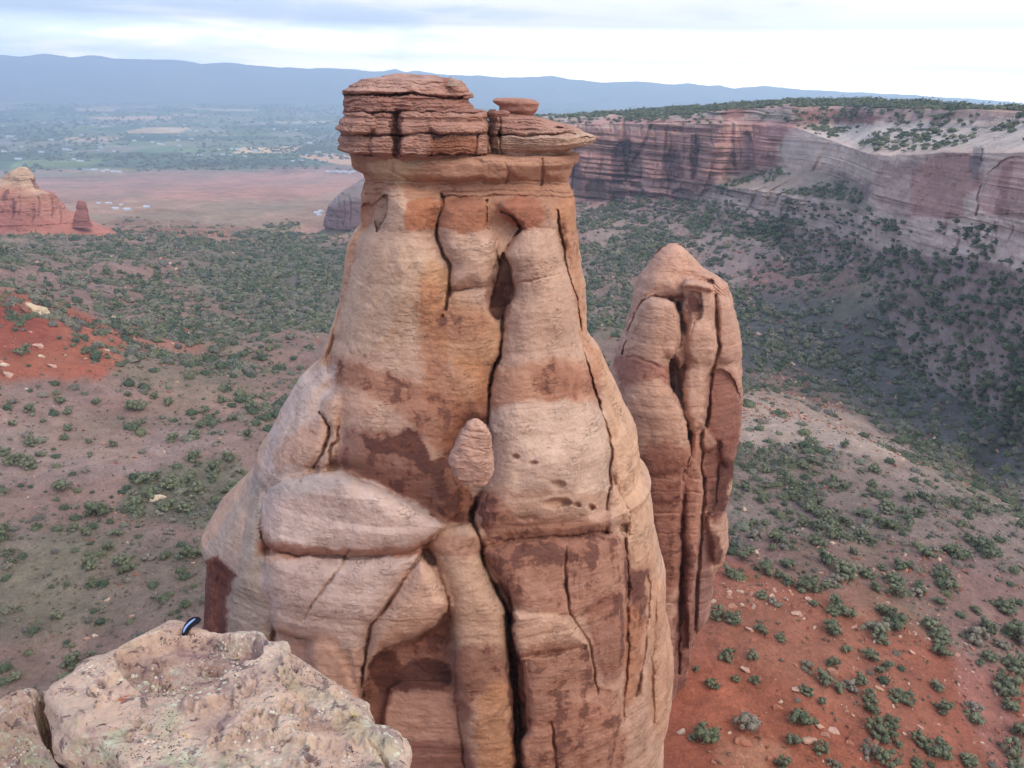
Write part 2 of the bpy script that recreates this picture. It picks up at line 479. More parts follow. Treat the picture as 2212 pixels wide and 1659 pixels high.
def rock_body(Lp, Rp, D, kd, chart, nrow, nf, nb=60, expo=2.3, dfun=None, noise_amp=.25, noise_s=.35, strat=0.0,
              y0=None, y1=None, seed=1, relief=1.0, zend=None, low=None, stratf=2.0, top_round=0.0, fine=0.0):
    z, cx, rx, Dv, kd = body_rings(Lp, Rp, D, kd, nrow, expo, dfun, y0, y1)
    if low is not None:                                   # carry on down to the ground
        zz = np.linspace(z[-1], low, 30)[1:]; k = len(zz)
        z = np.r_[z, zz]; cx = np.r_[cx, np.full(k, cx[-1])]; Dv = np.r_[Dv, np.full(k, Dv[-1])]
        rx = np.r_[rx, rx[-1] * (1 + .02 * np.arange(1, k + 1))]
    th = np.r_[np.linspace(0, np.pi, nf, endpoint=False), np.linspace(np.pi, 2 * np.pi, nb, endpoint=False)]
    c, s = np.cos(th), np.sin(th); q = 2 / expo
    ux, uy = np.sign(c) * np.abs(c) ** q, -np.sign(s) * np.abs(s) ** q
    X = cx[:, None] + rx[:, None] * ux; Y = Dv[:, None] + rx[:, None] * kd * uy
    Z = np.broadcast_to(z[:, None], X.shape).copy()
    P = np.stack([X, Y, Z], -1)
    nrm = np.stack([ux, uy, 0 * ux], -1); nrm = nrm / np.linalg.norm(nrm, axis=1, keepdims=True)
    # noise and strata push outward
    n = fbm(P, noise_s, 4, seed, gain=.5) * noise_amp
    if fine: n = n + fbm(P, noise_s * 7, 4, seed + 9, sz=noise_s * 14, gain=.6) * fine
    if strat:
        zw = P[..., 2] + fbm(P, .12, 3, seed + 5) * .5
        v = vnoise(zw * stratf, zw * 0 + .5, zw * 0 + np.floor(th * 3.0)[None, :] * 0, seed + 3)
        v2 = vnoise(zw * stratf * 3.1, P[..., 0] * .15, P[..., 1] * .15, seed + 4)
        n = n + strat * (sstep(.3, .6, v) - .5) + strat * .45 * (v2 - .5)
    P = P + nrm[None] * n[..., None]
    px, py = proj(P)
    hgt, C, V = chart.sample(px, py)
    d = P / np.linalg.norm(P, axis=-1, keepdims=True)
    face = -(d * nrm[None]).sum(-1)
    w = sstep(-.02, .35, face)
    P = P - d * (hgt * w * relief)[..., None]
    nc = P.shape[1]; nr = P.shape[0]
    faces = [grid_faces(nr, nc, True)]
    # close the top with rings running inward
    rings = [P]; kk = 5
    cen = P[0].mean(0)
    colr, varr = [C], [V]
    top = []
    for i in range(1, kk + 1):
        t = i / kk
        r = P[0] * (1 - t) + cen * t
        r[:, 2] += top_round * math.sqrt(1 - (1 - t) ** 2) + fbm(r, noise_s * 2, 3, seed + 7) * noise_amp * .3
        top.append(r)
    VV = np.concatenate([P.reshape(-1, 3)] + top)
    CC = np.concatenate([C.reshape(-1, 3)] + [C[0]] * kk); VA = np.concatenate([V.reshape(-1)] + [V[0]] * kk)
    base = nr * nc; prev = np.arange(nc)
    for i in range(kk):
        cur = base + i * nc + np.arange(nc)
        faces.append(np.stack([prev, cur, np.roll(cur, -1), np.roll(prev, -1)], -1)); prev = cur
    # close the bottom
    bc = len(VV); VV = np.concatenate([VV, P[-1].mean(0)[None]]); CC = np.concatenate([CC, C[-1][:1]]); VA = np.concatenate([VA, V[-1][:1]])
    lr = (nr - 1) * nc + np.arange(nc)
    faces.append(np.stack([lr, np.roll(lr, -1), np.full(nc, bc)], -1))
    return VV, faces, CC, VA


def merge(parts):
    Vs, Fs, Cs, As = [], [], [], []; o = 0
    for V, F_, C, A in parts:
        Vs.append(V); Fs += [f + o for f in F_]; Cs.append(C); As.append(A); o += len(V)
    q = [f for f in Fs if f.shape[1] == 4]; t = [f for f in Fs if f.shape[1] == 3]
    fl = []
    if q: fl.append(np.concatenate(q))
    if t: fl.append(np.concatenate(t))
    return np.concatenate(Vs), fl, np.concatenate(Cs), np.concatenate(As)
#@@PART2
# ------------------------------------------------------------------ main spire
DM = 60.0          # distance of its axis
ZG = -82.0


def spire_chart():
    c = Chart(420, 310, 1480, 1800, (194, 156, 133), var=.12, h0=-.7)
    # --- relief lobes, far to near
    c.lobe([(1202, 440), (1238, 440), (1245, 500), (1254, 570), (1262, 650), (1268, 720), (1300, 765), (1335, 850), (1370, 930), (1382, 1000), (1380, 1030), (1330, 1060), (1322, 1000), (1322, 960), (1300, 890), (1280, 820), (1268, 770), (1258, 700), (1235, 605), (1212, 500)], -.8, .9, 20)
    c.lobe([(770, 470), (800, 440), (806, 478), (778, 521), (766, 568), (755, 597), (747, 659), (728, 700), (712, 760), (700, 790), (660, 800), (700, 700), (740, 600)], -2.2, .9, 18, True)
    c.lobe([(700, 790), (684, 795), (644, 826), (607, 887), (582, 937), (555, 983), (542, 1036), (560, 1062), (600, 1045), (650, 1030), (678, 1011), (700, 950), (706, 930), (690, 890), (700, 850), (718, 815)], -.6, 1.6, 50)
    c.lobe([(690, 895), (708, 922), (704, 955), (680, 1005), (640, 1015), (600, 990), (640, 920)], .1, .8, 20)
    c.lobe([(734, 835), (712, 850), (692, 885), (708, 920), (715, 945), (730, 925), (733, 880)], .2, .7, 12)
    c.lobe([(712, 950), (730, 935), (722, 990), (700, 1010), (690, 1000)], .2, .5, 8)
    c.lobe([(835, 400), (806, 480), (780, 521), (768, 568), (758, 597), (749, 659), (737, 721), (721, 767), (718, 789), (724, 813), (728, 850), (736, 920), (725, 985), (740, 1010), (800, 1040), (880, 1080), (960, 1130), (992, 1100), (992, 1040), (975, 992), (985, 950), (1010, 905), (1045, 905), (1055, 870), (1058, 830), (1062, 800), (1080, 770), (1083, 700), (1065, 690), (1060, 660), (1010, 640), (975, 640), (973, 585), (968, 562), (955, 544), (941, 509), (947, 474), (958, 445), (952, 424), (900, 410)], -.1, 1.7, 70)
    c.lobe([(835, 430), (806, 485), (780, 530), (768, 590), (750, 680), (735, 740), (740, 800), (800, 830), (880, 800), (930, 740), (960, 660), (970, 590), (960, 560), (940, 515), (930, 470), (900, 430)], -.3, 2.3, 130)
    c.lobe([(962, 440), (1050, 433), (1053, 491), (1072, 518), (1073, 547), (1066, 580), (1055, 619), (1010, 624), (973, 622), (976, 585), (972, 560), (957, 540), (945, 509), (950, 474)], .5, 1.2, 34)
    c.lobe([(978, 630), (1050, 626), (1062, 660), (1078, 700), (1078, 765), (1055, 790), (1000, 780), (960, 720), (965, 660)], .6, .6, 30)
    c.lobe([(1087, 435), (1160, 433), (1195, 445), (1198, 490), (1160, 492), (1128, 488), (1087, 460)], .2, .6, 15)
    c.lobe([(1128, 495), (1165, 490), (1200, 500), (1212, 547), (1222, 585), (1231, 609), (1249, 669), (1255, 715), (1264, 771), (1277, 820), (1289, 863), (1298, 897), (1313, 940), (1320, 971), (1312, 1017), (1316, 1060), (1312, 1120), (1308, 1146), (1200, 1156), (1100, 1166), (1050, 1180), (1034, 1150), (1026, 1120), (1035, 1080), (1055, 1040), (1064, 1000), (1064, 950), (1058, 905), (1060, 850), (1066, 805), (1084, 772), (1090, 720), (1094, 660), (1112, 640), (1108, 605), (1090, 560), (1092, 542)], .4, 2.2, 70)
    c.lobe([(1060, 905), (1180, 880), (1290, 880), (1310, 950), (1312, 1020), (1305, 1110), (1200, 1130), (1090, 1130), (1050, 1080), (1066, 1000)], .6, 2.6, 140)
    c.lobe([(1318, 1055), (1335, 1060), (1360, 1105), (1355, 1125), (1312, 1150)], .8, .8, 14)
    c.lobe([(1335, 1045), (1380, 1035), (1400, 1110), (1412, 1180), (1405, 1230), (1370, 1240), (1352, 1170), (1362, 1110)], -.1, 1.2, 22)
    c.lobe([(1320, 965), (1345, 900), (1372, 935), (1384, 1000), (1380, 1035), (1345, 1050), (1328, 1040)], 0, .8, 14)
    # lower left
    c.lobe([(540, 1050), (518, 1068), (487, 1097), (460, 1130), (430, 1185), (448, 1212), (500, 1242), (520, 1180), (530, 1110)], -.7, 1.2, 40)
    c.lobe([(445, 1222), (505, 1250), (492, 1300), (480, 1460), (430, 1460)], -2.2, .5, 12, True)
    c.lobe([(560, 1045), (540, 1060), (530, 1120), (520, 1180), (503, 1250), (490, 1300), (486, 1450), (560, 1470), (585, 1380), (592, 1310), (577, 1260), (575, 1200), (560, 1150), (562, 1100)], 0, 1.2, 34)
    c.lobe([(585, 1390), (600, 1330), (620, 1370), (700, 1400), (780, 1500), (790, 1700), (560, 1700)], .3, .9, 50)
    c.lobe([(580, 1200), (700, 1207), (800, 1207), (900, 1192), (912, 1200), (880, 1240), (850, 1290), (800, 1350), (788, 1400), (780, 1500), (765, 1500), (740, 1430), (690, 1390), (640, 1375), (600, 1365), (583, 1330), (590, 1305), (575, 1260)], 1.8, 1.1, 36)
    c.lobe([(563, 1110), (578, 1062), (620, 1038), (680, 1025), (740, 1020), (790, 1045), (830, 1060), (880, 1085), (955, 1127), (970, 1137), (925, 1170), (880, 1196), (800, 1200), (700, 1200), (620, 1196), (580, 1182), (565, 1150)], 2.1, 1.5, 46)
    c.lobe([(905, 1203), (882, 1235), (853, 1290), (804, 1350), (793, 1400), (787, 1450), (783, 1490), (800, 1440), (820, 1412), (850, 1392), (900, 1378), (940, 1352), (970, 1312), (966, 1290), (935, 1230)], 1.6, 1.6, 38)
    c.lobe([(925, 1172), (975, 1140), (1035, 1138), (1045, 1220), (1068, 1275), (1090, 1320), (1096, 1400), (1102, 1450), (1108, 1520), (1110, 1600), (1110, 1800), (1010, 1800), (1005, 1659), (985, 1520), (975, 1400), (972, 1330), (966, 1290), (940, 1210)], 1.0, 1.7, 48)
    c.lobe([(840, 1490), (980, 1480), (1003, 1600), (1005, 1800), (830, 1800)], .1, .5, 12)
    c.lobe([(668, 1400), (690, 1386), (720, 1388), (740, 1410), (752, 1440), (770, 1480), (790, 1600), (700, 1600), (672, 1450)], 2.0, .9, 20)
    c.lobe([(1048, 1180), (1180, 1163), (1310, 1153), (1350, 1158), (1352, 1280), (1355, 1400), (1350, 1460), (1345, 1560), (1320, 1659), (1300, 1800), (1140, 1800), (1140, 1640), (1132, 1500), (1124, 1400), (1115, 1340), (1100, 1290), (1070, 1240)], .9, 1.5, 40)
    c.lobe([(1250, 1180), (1345, 1170), (1350, 1290), (1350, 1400), (1342, 1500), (1310, 1560), (1285, 1450), (1270, 1380), (1240, 1330), (1235, 1250)], 1.7, .8, 26)
    c.lobe([(1107, 1320), (1160, 1325), (1225, 1330), (1266, 1378), (1262, 1400), (1190, 1412), (1128, 1425), (1108, 1390)], 2.1, .8, 24)
    c.lobe([(1125, 1600), (1180, 1560), (1200, 1620), (1205, 1800), (1120, 1800)], 1.6, .9, 20)
    c.lobe([(1195, 1570), (1330, 1530), (1330, 1590), (1270, 1650), (1230, 1670), (1200, 1640)], 1.8, .7, 14)
    # right-hand flutes
    c.lobe([(1352, 1180), (1395, 1200), (1400, 1300), (1390, 1420), (1370, 1500), (1345, 1560), (1354, 1400)], -.3, 1.0, 16)
    c.lobe([(1398, 1195), (1418, 1230), (1418, 1330), (1405, 1430), (1394, 1400), (1402, 1300)], -1.4, .9, 9)
    c.lobe([(1422, 1180), (1440, 1290), (1442, 1350), (1455, 1450), (1450, 1520), (1435, 1590), (1415, 1620), (1412, 1450), (1428, 1380), (1420, 1260)], -1.3, 1.2, 14)
    c.lobe([(1345, 1565), (1370, 1510), (1395, 1440), (1408, 1500), (1412, 1600), (1430, 1659), (1430, 1800), (1330, 1800), (1322, 1659)], -.3, 1.3, 22)
    for q in ([(1098, 345), (1168, 345), (1165, 372), (1130, 388), (1096, 372)], [(1176, 342), (1234, 347), (1226, 382), (1180, 384)], [(1040, 340), (1090, 345), (1092, 390), (1050, 392), (1030, 370)], [(885, 345), (1030, 345), (1050, 380), (980, 395), (900, 388)], [(790, 340), (870, 340), (880, 392), (820, 396), (795, 372)]):
        c.lobe(q, -.75, .6, 12)
    c.close(4); c.soften()
    # --- cracks
    D = c.crack
    D([(952, 420), (960, 445), (947, 474), (941, 509), (955, 544), (970, 562), (973, 585), (968, 640), (960, 668)], 3.5, 1.5)
    D([(1051, 433), (1052, 491), (1072, 518), (1072, 547), (1078, 575)], 3, 1.1)
    D([(1087, 459), (1110, 470), (1128, 491), (1105, 520), (1093, 538), (1085, 565)], 3.5, 1.5)
    D([(1075, 560), (1090, 590), (1100, 630), (1092, 660), (1086, 700), (1084, 730), (1080, 770), (1064, 798), (1059, 830), (1056, 870), (1056, 905), (1062, 950), (1063, 1000), (1055, 1030)], 4, 2.6)
    D([(1030, 1075), (1020, 1110), (1024, 1130), (1036, 1165), (1048, 1220), (1068, 1270), (1090, 1315), (1100, 1345)], 5, 3.0)
    D([(1098, 1335), (1103, 1400), (1107, 1450), (1116, 1520), (1120, 1600), (1122, 1700), (1122, 1800)], 10, 4.5)
    D([(1202, 453), (1207, 494), (1219, 547), (1224, 585), (1233, 610), (1250, 669), (1256, 715), (1266, 771), (1278, 820), (1292, 863), (1301, 897), (1316, 940), (1322, 971), (1315, 1017), (1318, 1050), (1310, 1100)], 3.5, 1.3)
    D([(1119, 610), (1168, 604), (1221, 588)], 2.5, .5); D([(971, 626), (1010, 624), (1056, 619)], 2.5, .6)
    D([(733, 640), (725, 700), (712, 760), (715, 800)], 9, 1.6)
    D([(690, 890), (709, 924), (706, 950), (695, 980), (678, 1011)], 3.5, 1.6); D([(734, 925), (728, 950), (715, 962), (713, 1000)], 3.5, 1.3)
    D([(640, 900), (625, 925), (610, 960)], 4, .4)
    D([(563, 1150), (580, 1184), (620, 1198), (700, 1203), (800, 1204), (880, 1198), (925, 1172), (968, 1140)], 5, .7)
    D([(755, 1188), (735, 1225), (700, 1275), (680, 1300), (655, 1340)], 3.5, .9)
    D([(912, 1200), (882, 1233), (851, 1290), (802, 1350), (791, 1400), (785, 1450), (779, 1505)], 4.5, 1.9)
    D([(594, 1365), (590, 1400), (580, 1430)], 6, 1.6)
    D([(966, 1290), (972, 1330), (976, 1400), (986, 1520), (1005, 1659)], 4, 1.0)
    D([(1222, 1180), (1222, 1269), (1233, 1326), (1253, 1353), (1272, 1380), (1283, 1445), (1290, 1500)], 3.5, .8)
    D([(1050, 1180), (1100, 1170), (1200, 1160), (1310, 1150)], 3, .5)
    D([(1190, 1560), (1195, 1600), (1200, 1640), (1210, 1700)], 4, 1.3); D([(1120, 1420), (1190, 1412), (1262, 1398)], 6, .9)
    for a in ([(1352, 1165), (1356, 1300), (1356, 1400), (1348, 1500), (1345, 1565)], [(1398, 1195), (1402, 1300), (1392, 1420), (1372, 1505)],
              [(1418, 1180), (1420, 1280), (1408, 1440), (1414, 1560)]): D(a, 5, 1.1)
    D([(470, 1240), (468, 1300), (462, 1360)], 5, .8); D([(1345, 880), (1338, 905), (1334, 920)], 3, .4)
    for y, dd in ((352, .15), (392, .35), (398, .3), (414, .3), (424, .4)):
        D([(790, y - 4), (900, y + 3), (1000, y), (1100, y - 2), (1240, y + 2)], 2.2, dd)
    D([(845, 345), (850, 375), (880, 390)], 4, .3); D([(1170, 340), (1173, 380), (1168, 400)], 3.5, .5); D([(1240, 345), (1237, 380)], 4, .4)
    D([(1080, 340), (1098, 370), (1092, 395)], 3.5, .35)
    # alcoves, cavities
    c.lobe([(1088, 545), (1108, 600), (1106, 640), (1094, 662), (1078, 690), (1060, 672), (1062, 640), (1074, 600), (1080, 570)], -2.0, .2, 10, True)
    c.lobe([(806, 445), (838, 420), (835, 460), (822, 492), (812, 500)], -1.0, .2, 8, True)
    for p in ((1114, 987, 7, 4, .5), (1152, 1002, 8, 4, .45), (1198, 1088, 22, 9, .7), (1222, 1088, 12, 8, .6), (1246, 1093, 8, 5, .6), (1278, 1095, 8, 7, 1.0), (1205, 1048, 14, 8, .55), (1140, 1120, 20, 6, .3), (957, 682, 5, 4, .3)):
        c.pit(*p)
    # --- colours
    P = c.paint
    P([(750, 330), (1270, 330), (1270, 500), (1200, 470), (1160, 492), (1050, 494), (960, 492), (900, 488), (780, 500)], (172, 122, 94), .75, 12, .35)
    P([(796, 340), (900, 335), (905, 370), (870, 395), (820, 385)], (200, 168, 135), .8, 8, .1)
    P([(832, 415), (875, 410), (878, 492), (840, 520), (780, 540), (800, 480)], (194, 158, 134), .9, 6, .05)
    P([(876, 437), (953, 430), (945, 470), (950, 492), (885, 494)], (176, 112, 78), .85, 3, .2)
    P([(957, 432), (1049, 430), (1052, 494), (1000, 500), (955, 497)], (174, 114, 84), .85, 4, .25)
    P([(1084, 433), (1164, 433), (1160, 489), (1100, 492)], (172, 110, 84), .85, 4, .25)
    P([(1200, 440), (1242, 440), (1258, 600), (1268, 720), (1300, 770), (1330, 840), (1310, 850), (1260, 740), (1236, 610), (1210, 520)], (186, 132, 98), .75, 7, .3)
    P([(830, 520), (960, 560), (965, 640), (950, 700), (900, 740), (800, 760), (730, 740), (770, 580)], (204, 170, 142), .7, 22, .0)
    P([(930, 560), (975, 590), (1000, 640), (1080, 700), (1080, 770), (1050, 830), (1000, 800), (950, 760), (900, 660)], (198, 148, 108), .75, 14, .5)
    P([(905, 620), (940, 610), (965, 700), (975, 800), (1000, 880), (960, 900), (920, 860), (905, 740)], (178, 118, 82), .7, 14, .45)
    P([(960, 660), (1050, 680), (1050, 720), (1000, 740), (955, 715)], (170, 115, 90), .5, 10, .85)
    P([(720, 770), (800, 790), (900, 830), (1000, 870), (1055, 830), (1056, 880), (1010, 905), (985, 950), (985, 1010), (930, 960), (850, 880), (780, 850), (728, 830)], (166, 112, 86), .75, 12, .75)
    P([(990, 770), (1050, 790), (1050, 850), (1000, 870), (975, 830)], (190, 130, 88), .6, 10, .5)
    P([(735, 850), (800, 865), (810, 890), (760, 905), (738, 930)], (192, 146, 120), .7, 8, .15)
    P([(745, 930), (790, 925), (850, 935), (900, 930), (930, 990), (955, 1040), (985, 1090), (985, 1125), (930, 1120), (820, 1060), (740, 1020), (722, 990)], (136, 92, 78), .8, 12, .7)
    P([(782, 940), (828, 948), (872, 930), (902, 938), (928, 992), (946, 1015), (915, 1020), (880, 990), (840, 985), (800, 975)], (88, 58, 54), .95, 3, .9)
    P([(930, 1000), (985, 1000), (1000, 1040), (1025, 1090), (1010, 1140), (975, 1120)], (150, 96, 74), .8, 6, .8)
    P([(985, 890), (1055, 850), (1056, 910), (1010, 905), (985, 960), (968, 1000), (955, 960)], (156, 102, 76), .7, 8, .45)
    P([(1062, 800), (1268, 780), (1290, 865), (1200, 872), (1060, 882)], (184, 128, 96), .65, 12, .4)
    P([(1150, 800), (1270, 795), (1282, 850), (1180, 862)], (160, 106, 84), .6, 10, .65)
    P([(1060, 885), (1290, 872), (1318, 960), (1312, 1060), (1200, 1060), (1070, 1040)], (206, 174, 154), .75, 5, .0)
    P([(1030, 1075), (1070, 1060), (1110, 1110), (1180, 1120), (1305, 1125), (1308, 1160), (1100, 1170), (1050, 1180)], (170, 118, 94), .7, 10, .7)
    P([(1028, 1080), (1058, 1068), (1072, 1100), (1060, 1150), (1040, 1150)], (140, 88, 74), .6, 6, .9)
    P([(1055, 1180), (1310, 1160), (1350, 1170), (1352, 1300), (1250, 1330), (1110, 1310), (1070, 1240)], (178, 128, 106), .75, 10, .72)
    P([(1060, 1165), (1310, 1145), (1315, 1200), (1180, 1215), (1065, 1210)], (146, 98, 80), .5, 8, .9)
    P([(1108, 1322), (1225, 1330), (1262, 1378), (1240, 1392), (1120, 1395)], (198, 158, 132), .8, 7, .1)
    P([(1118, 1405), (1265, 1395), (1290, 1470), (1340, 1500), (1320, 1560), (1130, 1570)], (178, 130, 108), .75, 9, .72)
    P([(1270, 1310), (1352, 1290), (1352, 1420), (1320, 1480), (1285, 1430)], (148, 98, 82), .7, 9, .8)
    P([(1120, 1560), (1340, 1540), (1310, 1800), (1100, 1800)], (176, 124, 102), .7, 10, .75)
    P([(1352, 1190), (1400, 1210), (1395, 1330), (1360, 1320)], (120, 76, 66), .8, 7, .9)
    P([(1350, 1330), (1395, 1330), (1380, 1480), (1350, 1520)], (178, 122, 92), .8, 7, .5)
    P([(1300, 770), (1380, 960), (1390, 1060), (1415, 1200), (1370, 1230), (1340, 1100), (1322, 1000)], (206, 164, 132), .8, 8, .15)
    P([(1395, 1180), (1440, 1290), (1455, 1480), (1420, 1600), (1400, 1500), (1405, 1380)], (190, 142, 112), .6, 8, .45)
    # lower left colours
    P([(640, 820), (720, 790), (715, 850), (690, 890), (700, 950), (678, 1011), (560, 1070), (540, 1050), (600, 900)], (198, 174, 162), .8, 9, .05)
    P([(600, 960), (690, 900), (702, 950), (680, 1000), (600, 1005)], (196, 148, 120), .6, 9, .1)
    P([(545, 1045), (580, 1060), (560, 1150), (575, 1260), (588, 1380), (486, 1400), (490, 1300), (520, 1200)], (166, 152, 138), .8, 10, .05)
    P([(540, 1050), (440, 1180), (450, 1215), (505, 1240), (525, 1120)], (168, 150, 138), .8, 10, .05)
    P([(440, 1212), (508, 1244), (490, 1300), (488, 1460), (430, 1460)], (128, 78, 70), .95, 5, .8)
    P([(563, 1110), (578, 1062), (740, 1020), (955, 1127), (925, 1170), (800, 1205), (620, 1198)], (208, 180, 166), .85, 5, .02)
    P([(580, 1055), (640, 1035), (740, 1025), (760, 1045), (640, 1075)], (176, 160, 150), .6, 10, .0)
    P([(565, 1165), (700, 1185), (880, 1178), (940, 1150), (900, 1200), (700, 1210), (590, 1200)], (170, 112, 88), .7, 4, .25)
    P([(580, 1215), (900, 1205), (850, 1290), (790, 1400), (640, 1370), (590, 1320)], (202, 174, 160), .85, 6, .05)
    P([(600, 1380), (640, 1380), (780, 1450), (790, 1700), (560, 1700), (585, 1400)], (168, 130, 116), .7, 8, .3)
    P([(905, 1210), (968, 1290), (940, 1350), (850, 1388), (800, 1400), (800, 1360)], (202, 162, 138), .85, 5, .1)
    P([(785, 1500), (800, 1440), (825, 1405), (900, 1378), (965, 1335), (978, 1400), (985, 1490), (900, 1500), (850, 1500), (835, 1560), (838, 1700), (800, 1620)], (142, 98, 84), .85, 9, .7)
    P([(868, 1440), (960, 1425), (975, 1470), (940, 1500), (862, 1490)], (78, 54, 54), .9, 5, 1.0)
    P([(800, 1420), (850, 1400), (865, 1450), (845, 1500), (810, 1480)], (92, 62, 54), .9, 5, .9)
    P([(845, 1510), (990, 1500), (1005, 1600), (1000, 1700), (850, 1700)], (184, 140, 120), .8, 7, .15)
    P([(840, 1600), (1005, 1610), (1005, 1680), (840, 1680)], (140, 92, 82), .6, 8, .6)
    P([(940, 1150), (1035, 1140), (1060, 1270), (1098, 1400), (1080, 1480), (985, 1500), (970, 1320)], (200, 162, 134), .85, 6, .08)
    P([(930, 1165), (1040, 1160), (1045, 1200), (950, 1205)], (172, 120, 96), .6, 5, .3)
    P([(980, 1410), (1100, 1400), (1105, 1500), (1030, 1500), (1010, 1560), (988, 1540)], (138, 92, 78), .7, 8, .8)
    P([(1030, 1510), (1105, 1480), (1112, 1700), (1040, 1700)], (190, 138, 100), .8, 7, .3)
    P([(665, 1390), (740, 1390), (790, 1600), (690, 1600)], (202, 158, 132), .8, 8, .1)
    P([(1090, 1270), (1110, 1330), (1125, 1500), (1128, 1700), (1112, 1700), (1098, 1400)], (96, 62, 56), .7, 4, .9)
    P([(1062, 600), (1108, 590), (1100, 660), (1075, 690), (1055, 670)], (140, 92, 76), .7, 6, .7)
    return c


def build_spire():
    ch = spire_chart()
    L = [(753, 326), (756, 351), (762, 363), (779, 373), (785, 386), (782, 409), (779, 421), (782, 465), (785, 483), (771, 497), (753, 530), (744, 577), (740, 614), (733, 660), (719, 705), (697, 758), (684, 792), (646, 826), (607, 887), (582, 937), (555, 983), (543, 1040), (520, 1066), (488, 1097), (458, 1130), (438, 1165), (437, 1182), (450, 1212), (444, 1240), (441, 1300), (440, 1350), (440, 1500), (438, 1750), (430, 1950)]
    Rr = [(1252, 326), (1251, 333), (1249, 348), (1235, 363), (1226, 392), (1234, 415), (1240, 436), (1241, 480), (1249, 509), (1254, 576), (1260, 612), (1263, 660), (1268, 720), (1292, 747), (1301, 766), (1320, 810), (1336, 850), (1352, 890), (1371, 930), (1379, 960), (1382, 1000), (1382, 1032), (1409, 1042), (1404, 1060), (1412, 1100), (1416, 1150), (1426, 1200), (1436, 1250), (1438, 1290), (1441, 1340), (1451, 1400), (1455, 1450), (1450, 1520), (1436, 1590), (1429, 1659), (1440, 1800), (1450, 1950)]
    root = empty('rock_spire', (at_y(1100, 1000, DM)[0], DM, ZG))
    tag(root, 'tallest sandstone spire in the centre with a flat layered cap and bulging fluted sides', 'rock spire')
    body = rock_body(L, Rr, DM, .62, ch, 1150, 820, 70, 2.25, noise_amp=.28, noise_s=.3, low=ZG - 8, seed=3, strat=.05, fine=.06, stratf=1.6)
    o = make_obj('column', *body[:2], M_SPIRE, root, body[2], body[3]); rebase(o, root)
    # --- cap: two stacks of layered slabs
    cc = Chart(720, 150, 1300, 345, (176, 132, 114), var=.35, step=1.0)
    for y0, h in ((168, 0), (197, -1.1), (205, .1), (222, -.3), (241, .6), (262, .3), (280, .5), (290, -1.3), (294, .2), (328, -.4), (333, -1.4)):
        pass
    segs = [((735, 192), (1012, 172), .55, 9), ((746, 207), (1012, 235), .25, 12), ((735, 243), (1052, 288), .75, 9), ((738, 293), (1052, 332), .6, 10)]
    blk = [[(738, 166), (1030, 160), (1030, 204), (900, 206), (820, 200), (738, 204)],
           [(744, 207), (1010, 212), (1030, 240), (740, 240)],
           [(725, 246), (801, 243), (803, 288), (725, 290)], [(806, 243), (846, 243), (846, 289), (806, 288)], [(866, 243), (928, 242), (930, 289), (866, 290)], [(934, 240), (1056, 238), (1056, 285), (934, 288)],
           [(725, 296), (799, 294), (796, 334), (725, 334)], [(803, 295), (846, 294), (846, 335), (803, 335)], [(866, 294), (930, 294), (930, 334), (866, 336)], [(936, 296), (1028, 294), (1027, 331), (936, 335)], [(1031, 294), (1056, 292), (1056, 334), (1031, 332)],
           [(1056, 252), (1076, 251), (1077, 290), (1056, 292)], [(1056, 296), (1077, 294), (1077, 333), (1056, 333)],
           [(1083, 240), (1300, 240), (1300, 272), (1240, 289), (1083, 290)], [(1083, 294), (1200, 291), (1300, 280), (1300, 345), (1083, 345)]]
    for i, b in enumerate(blk): cc.lobe(b, .2 + .25 * (i % 3), .55, 9)
    for p in ([(735, 243), (900, 241), (1050, 243)], [(735, 291), (860, 291), (1052, 290)], [(740, 334), (1050, 334)], [(1056, 292), (1140, 293), (1240, 289)],
              [(746, 206), (800, 203), (905, 205), (1000, 212)], [(1054, 240), (1055, 334)], [(1080, 248), (1081, 334)]): cc.crack(p, 2.6, 1.3)
    cc.crack([(856, 243), (855, 335)], 7, .8); cc.crack([(820, 205), (870, 206), (905, 203)], 4, .9); cc.crack([(760, 219), (778, 218)], 4, .6)
    for y in (180, 188, 222, 230, 255, 262, 272, 306, 318, 326): cc.crack([(738, y + 1), (820, y - 1), (900, y + 2), (1000, y), (1050, y + 1)], 1.5, .22)
    for k in range(6): cc.crack([(1085, 300 + 5 * k), (1150, 302 + 4.5 * k), (1220, 298 + 2.2 * k), (1285, 296 - k * .4)], 1.3, .22)
    for k in range(4): cc.crack([(1085, 258 + 7 * k), (1150, 260 + 7 * k), (1240, 270 + 5 * k)], 1.3, .25)
    cc.pit(1207, 277, 9, 2.5, .8)
    cc.paint([(846, 243), (866, 243), (864, 335), (846, 335)], (94, 64, 58), .9, 3, .9)
    cc.paint([(936, 297), (1026, 296), (1026, 332), (936, 334)], (150, 96, 70), .8, 2, .3)
    cc.paint([(940, 165), (985, 170), (990, 195), (945, 190)], (138, 88, 72), .6, 6, .6)
    cc.paint([(740, 205), (1040, 208), (1040, 242), (740, 242)], (152, 106, 94), .6, 6, .6)
    cc.paint([(740, 165), (930, 162), (940, 192), (745, 200)], (186, 146, 130), .7, 6, .3)
    cc.paint([(1083, 293), (1300, 275), (1300, 320), (1083, 334)], (196, 164, 140), .8, 4, .1)
    cc.paint([(1083, 240), (1260, 262), (1240, 288), (1083, 290)], (176, 130, 114), .6, 5, .4)
    Lc = [(829, 166), (776, 171), (748, 186), (745, 194), (750, 203), (748, 225), (746, 239), (742, 246), (746, 251), (738, 264), (732, 279), (744, 288), (743, 292), (738, 303), (740, 322), (752, 333), (757, 337)]
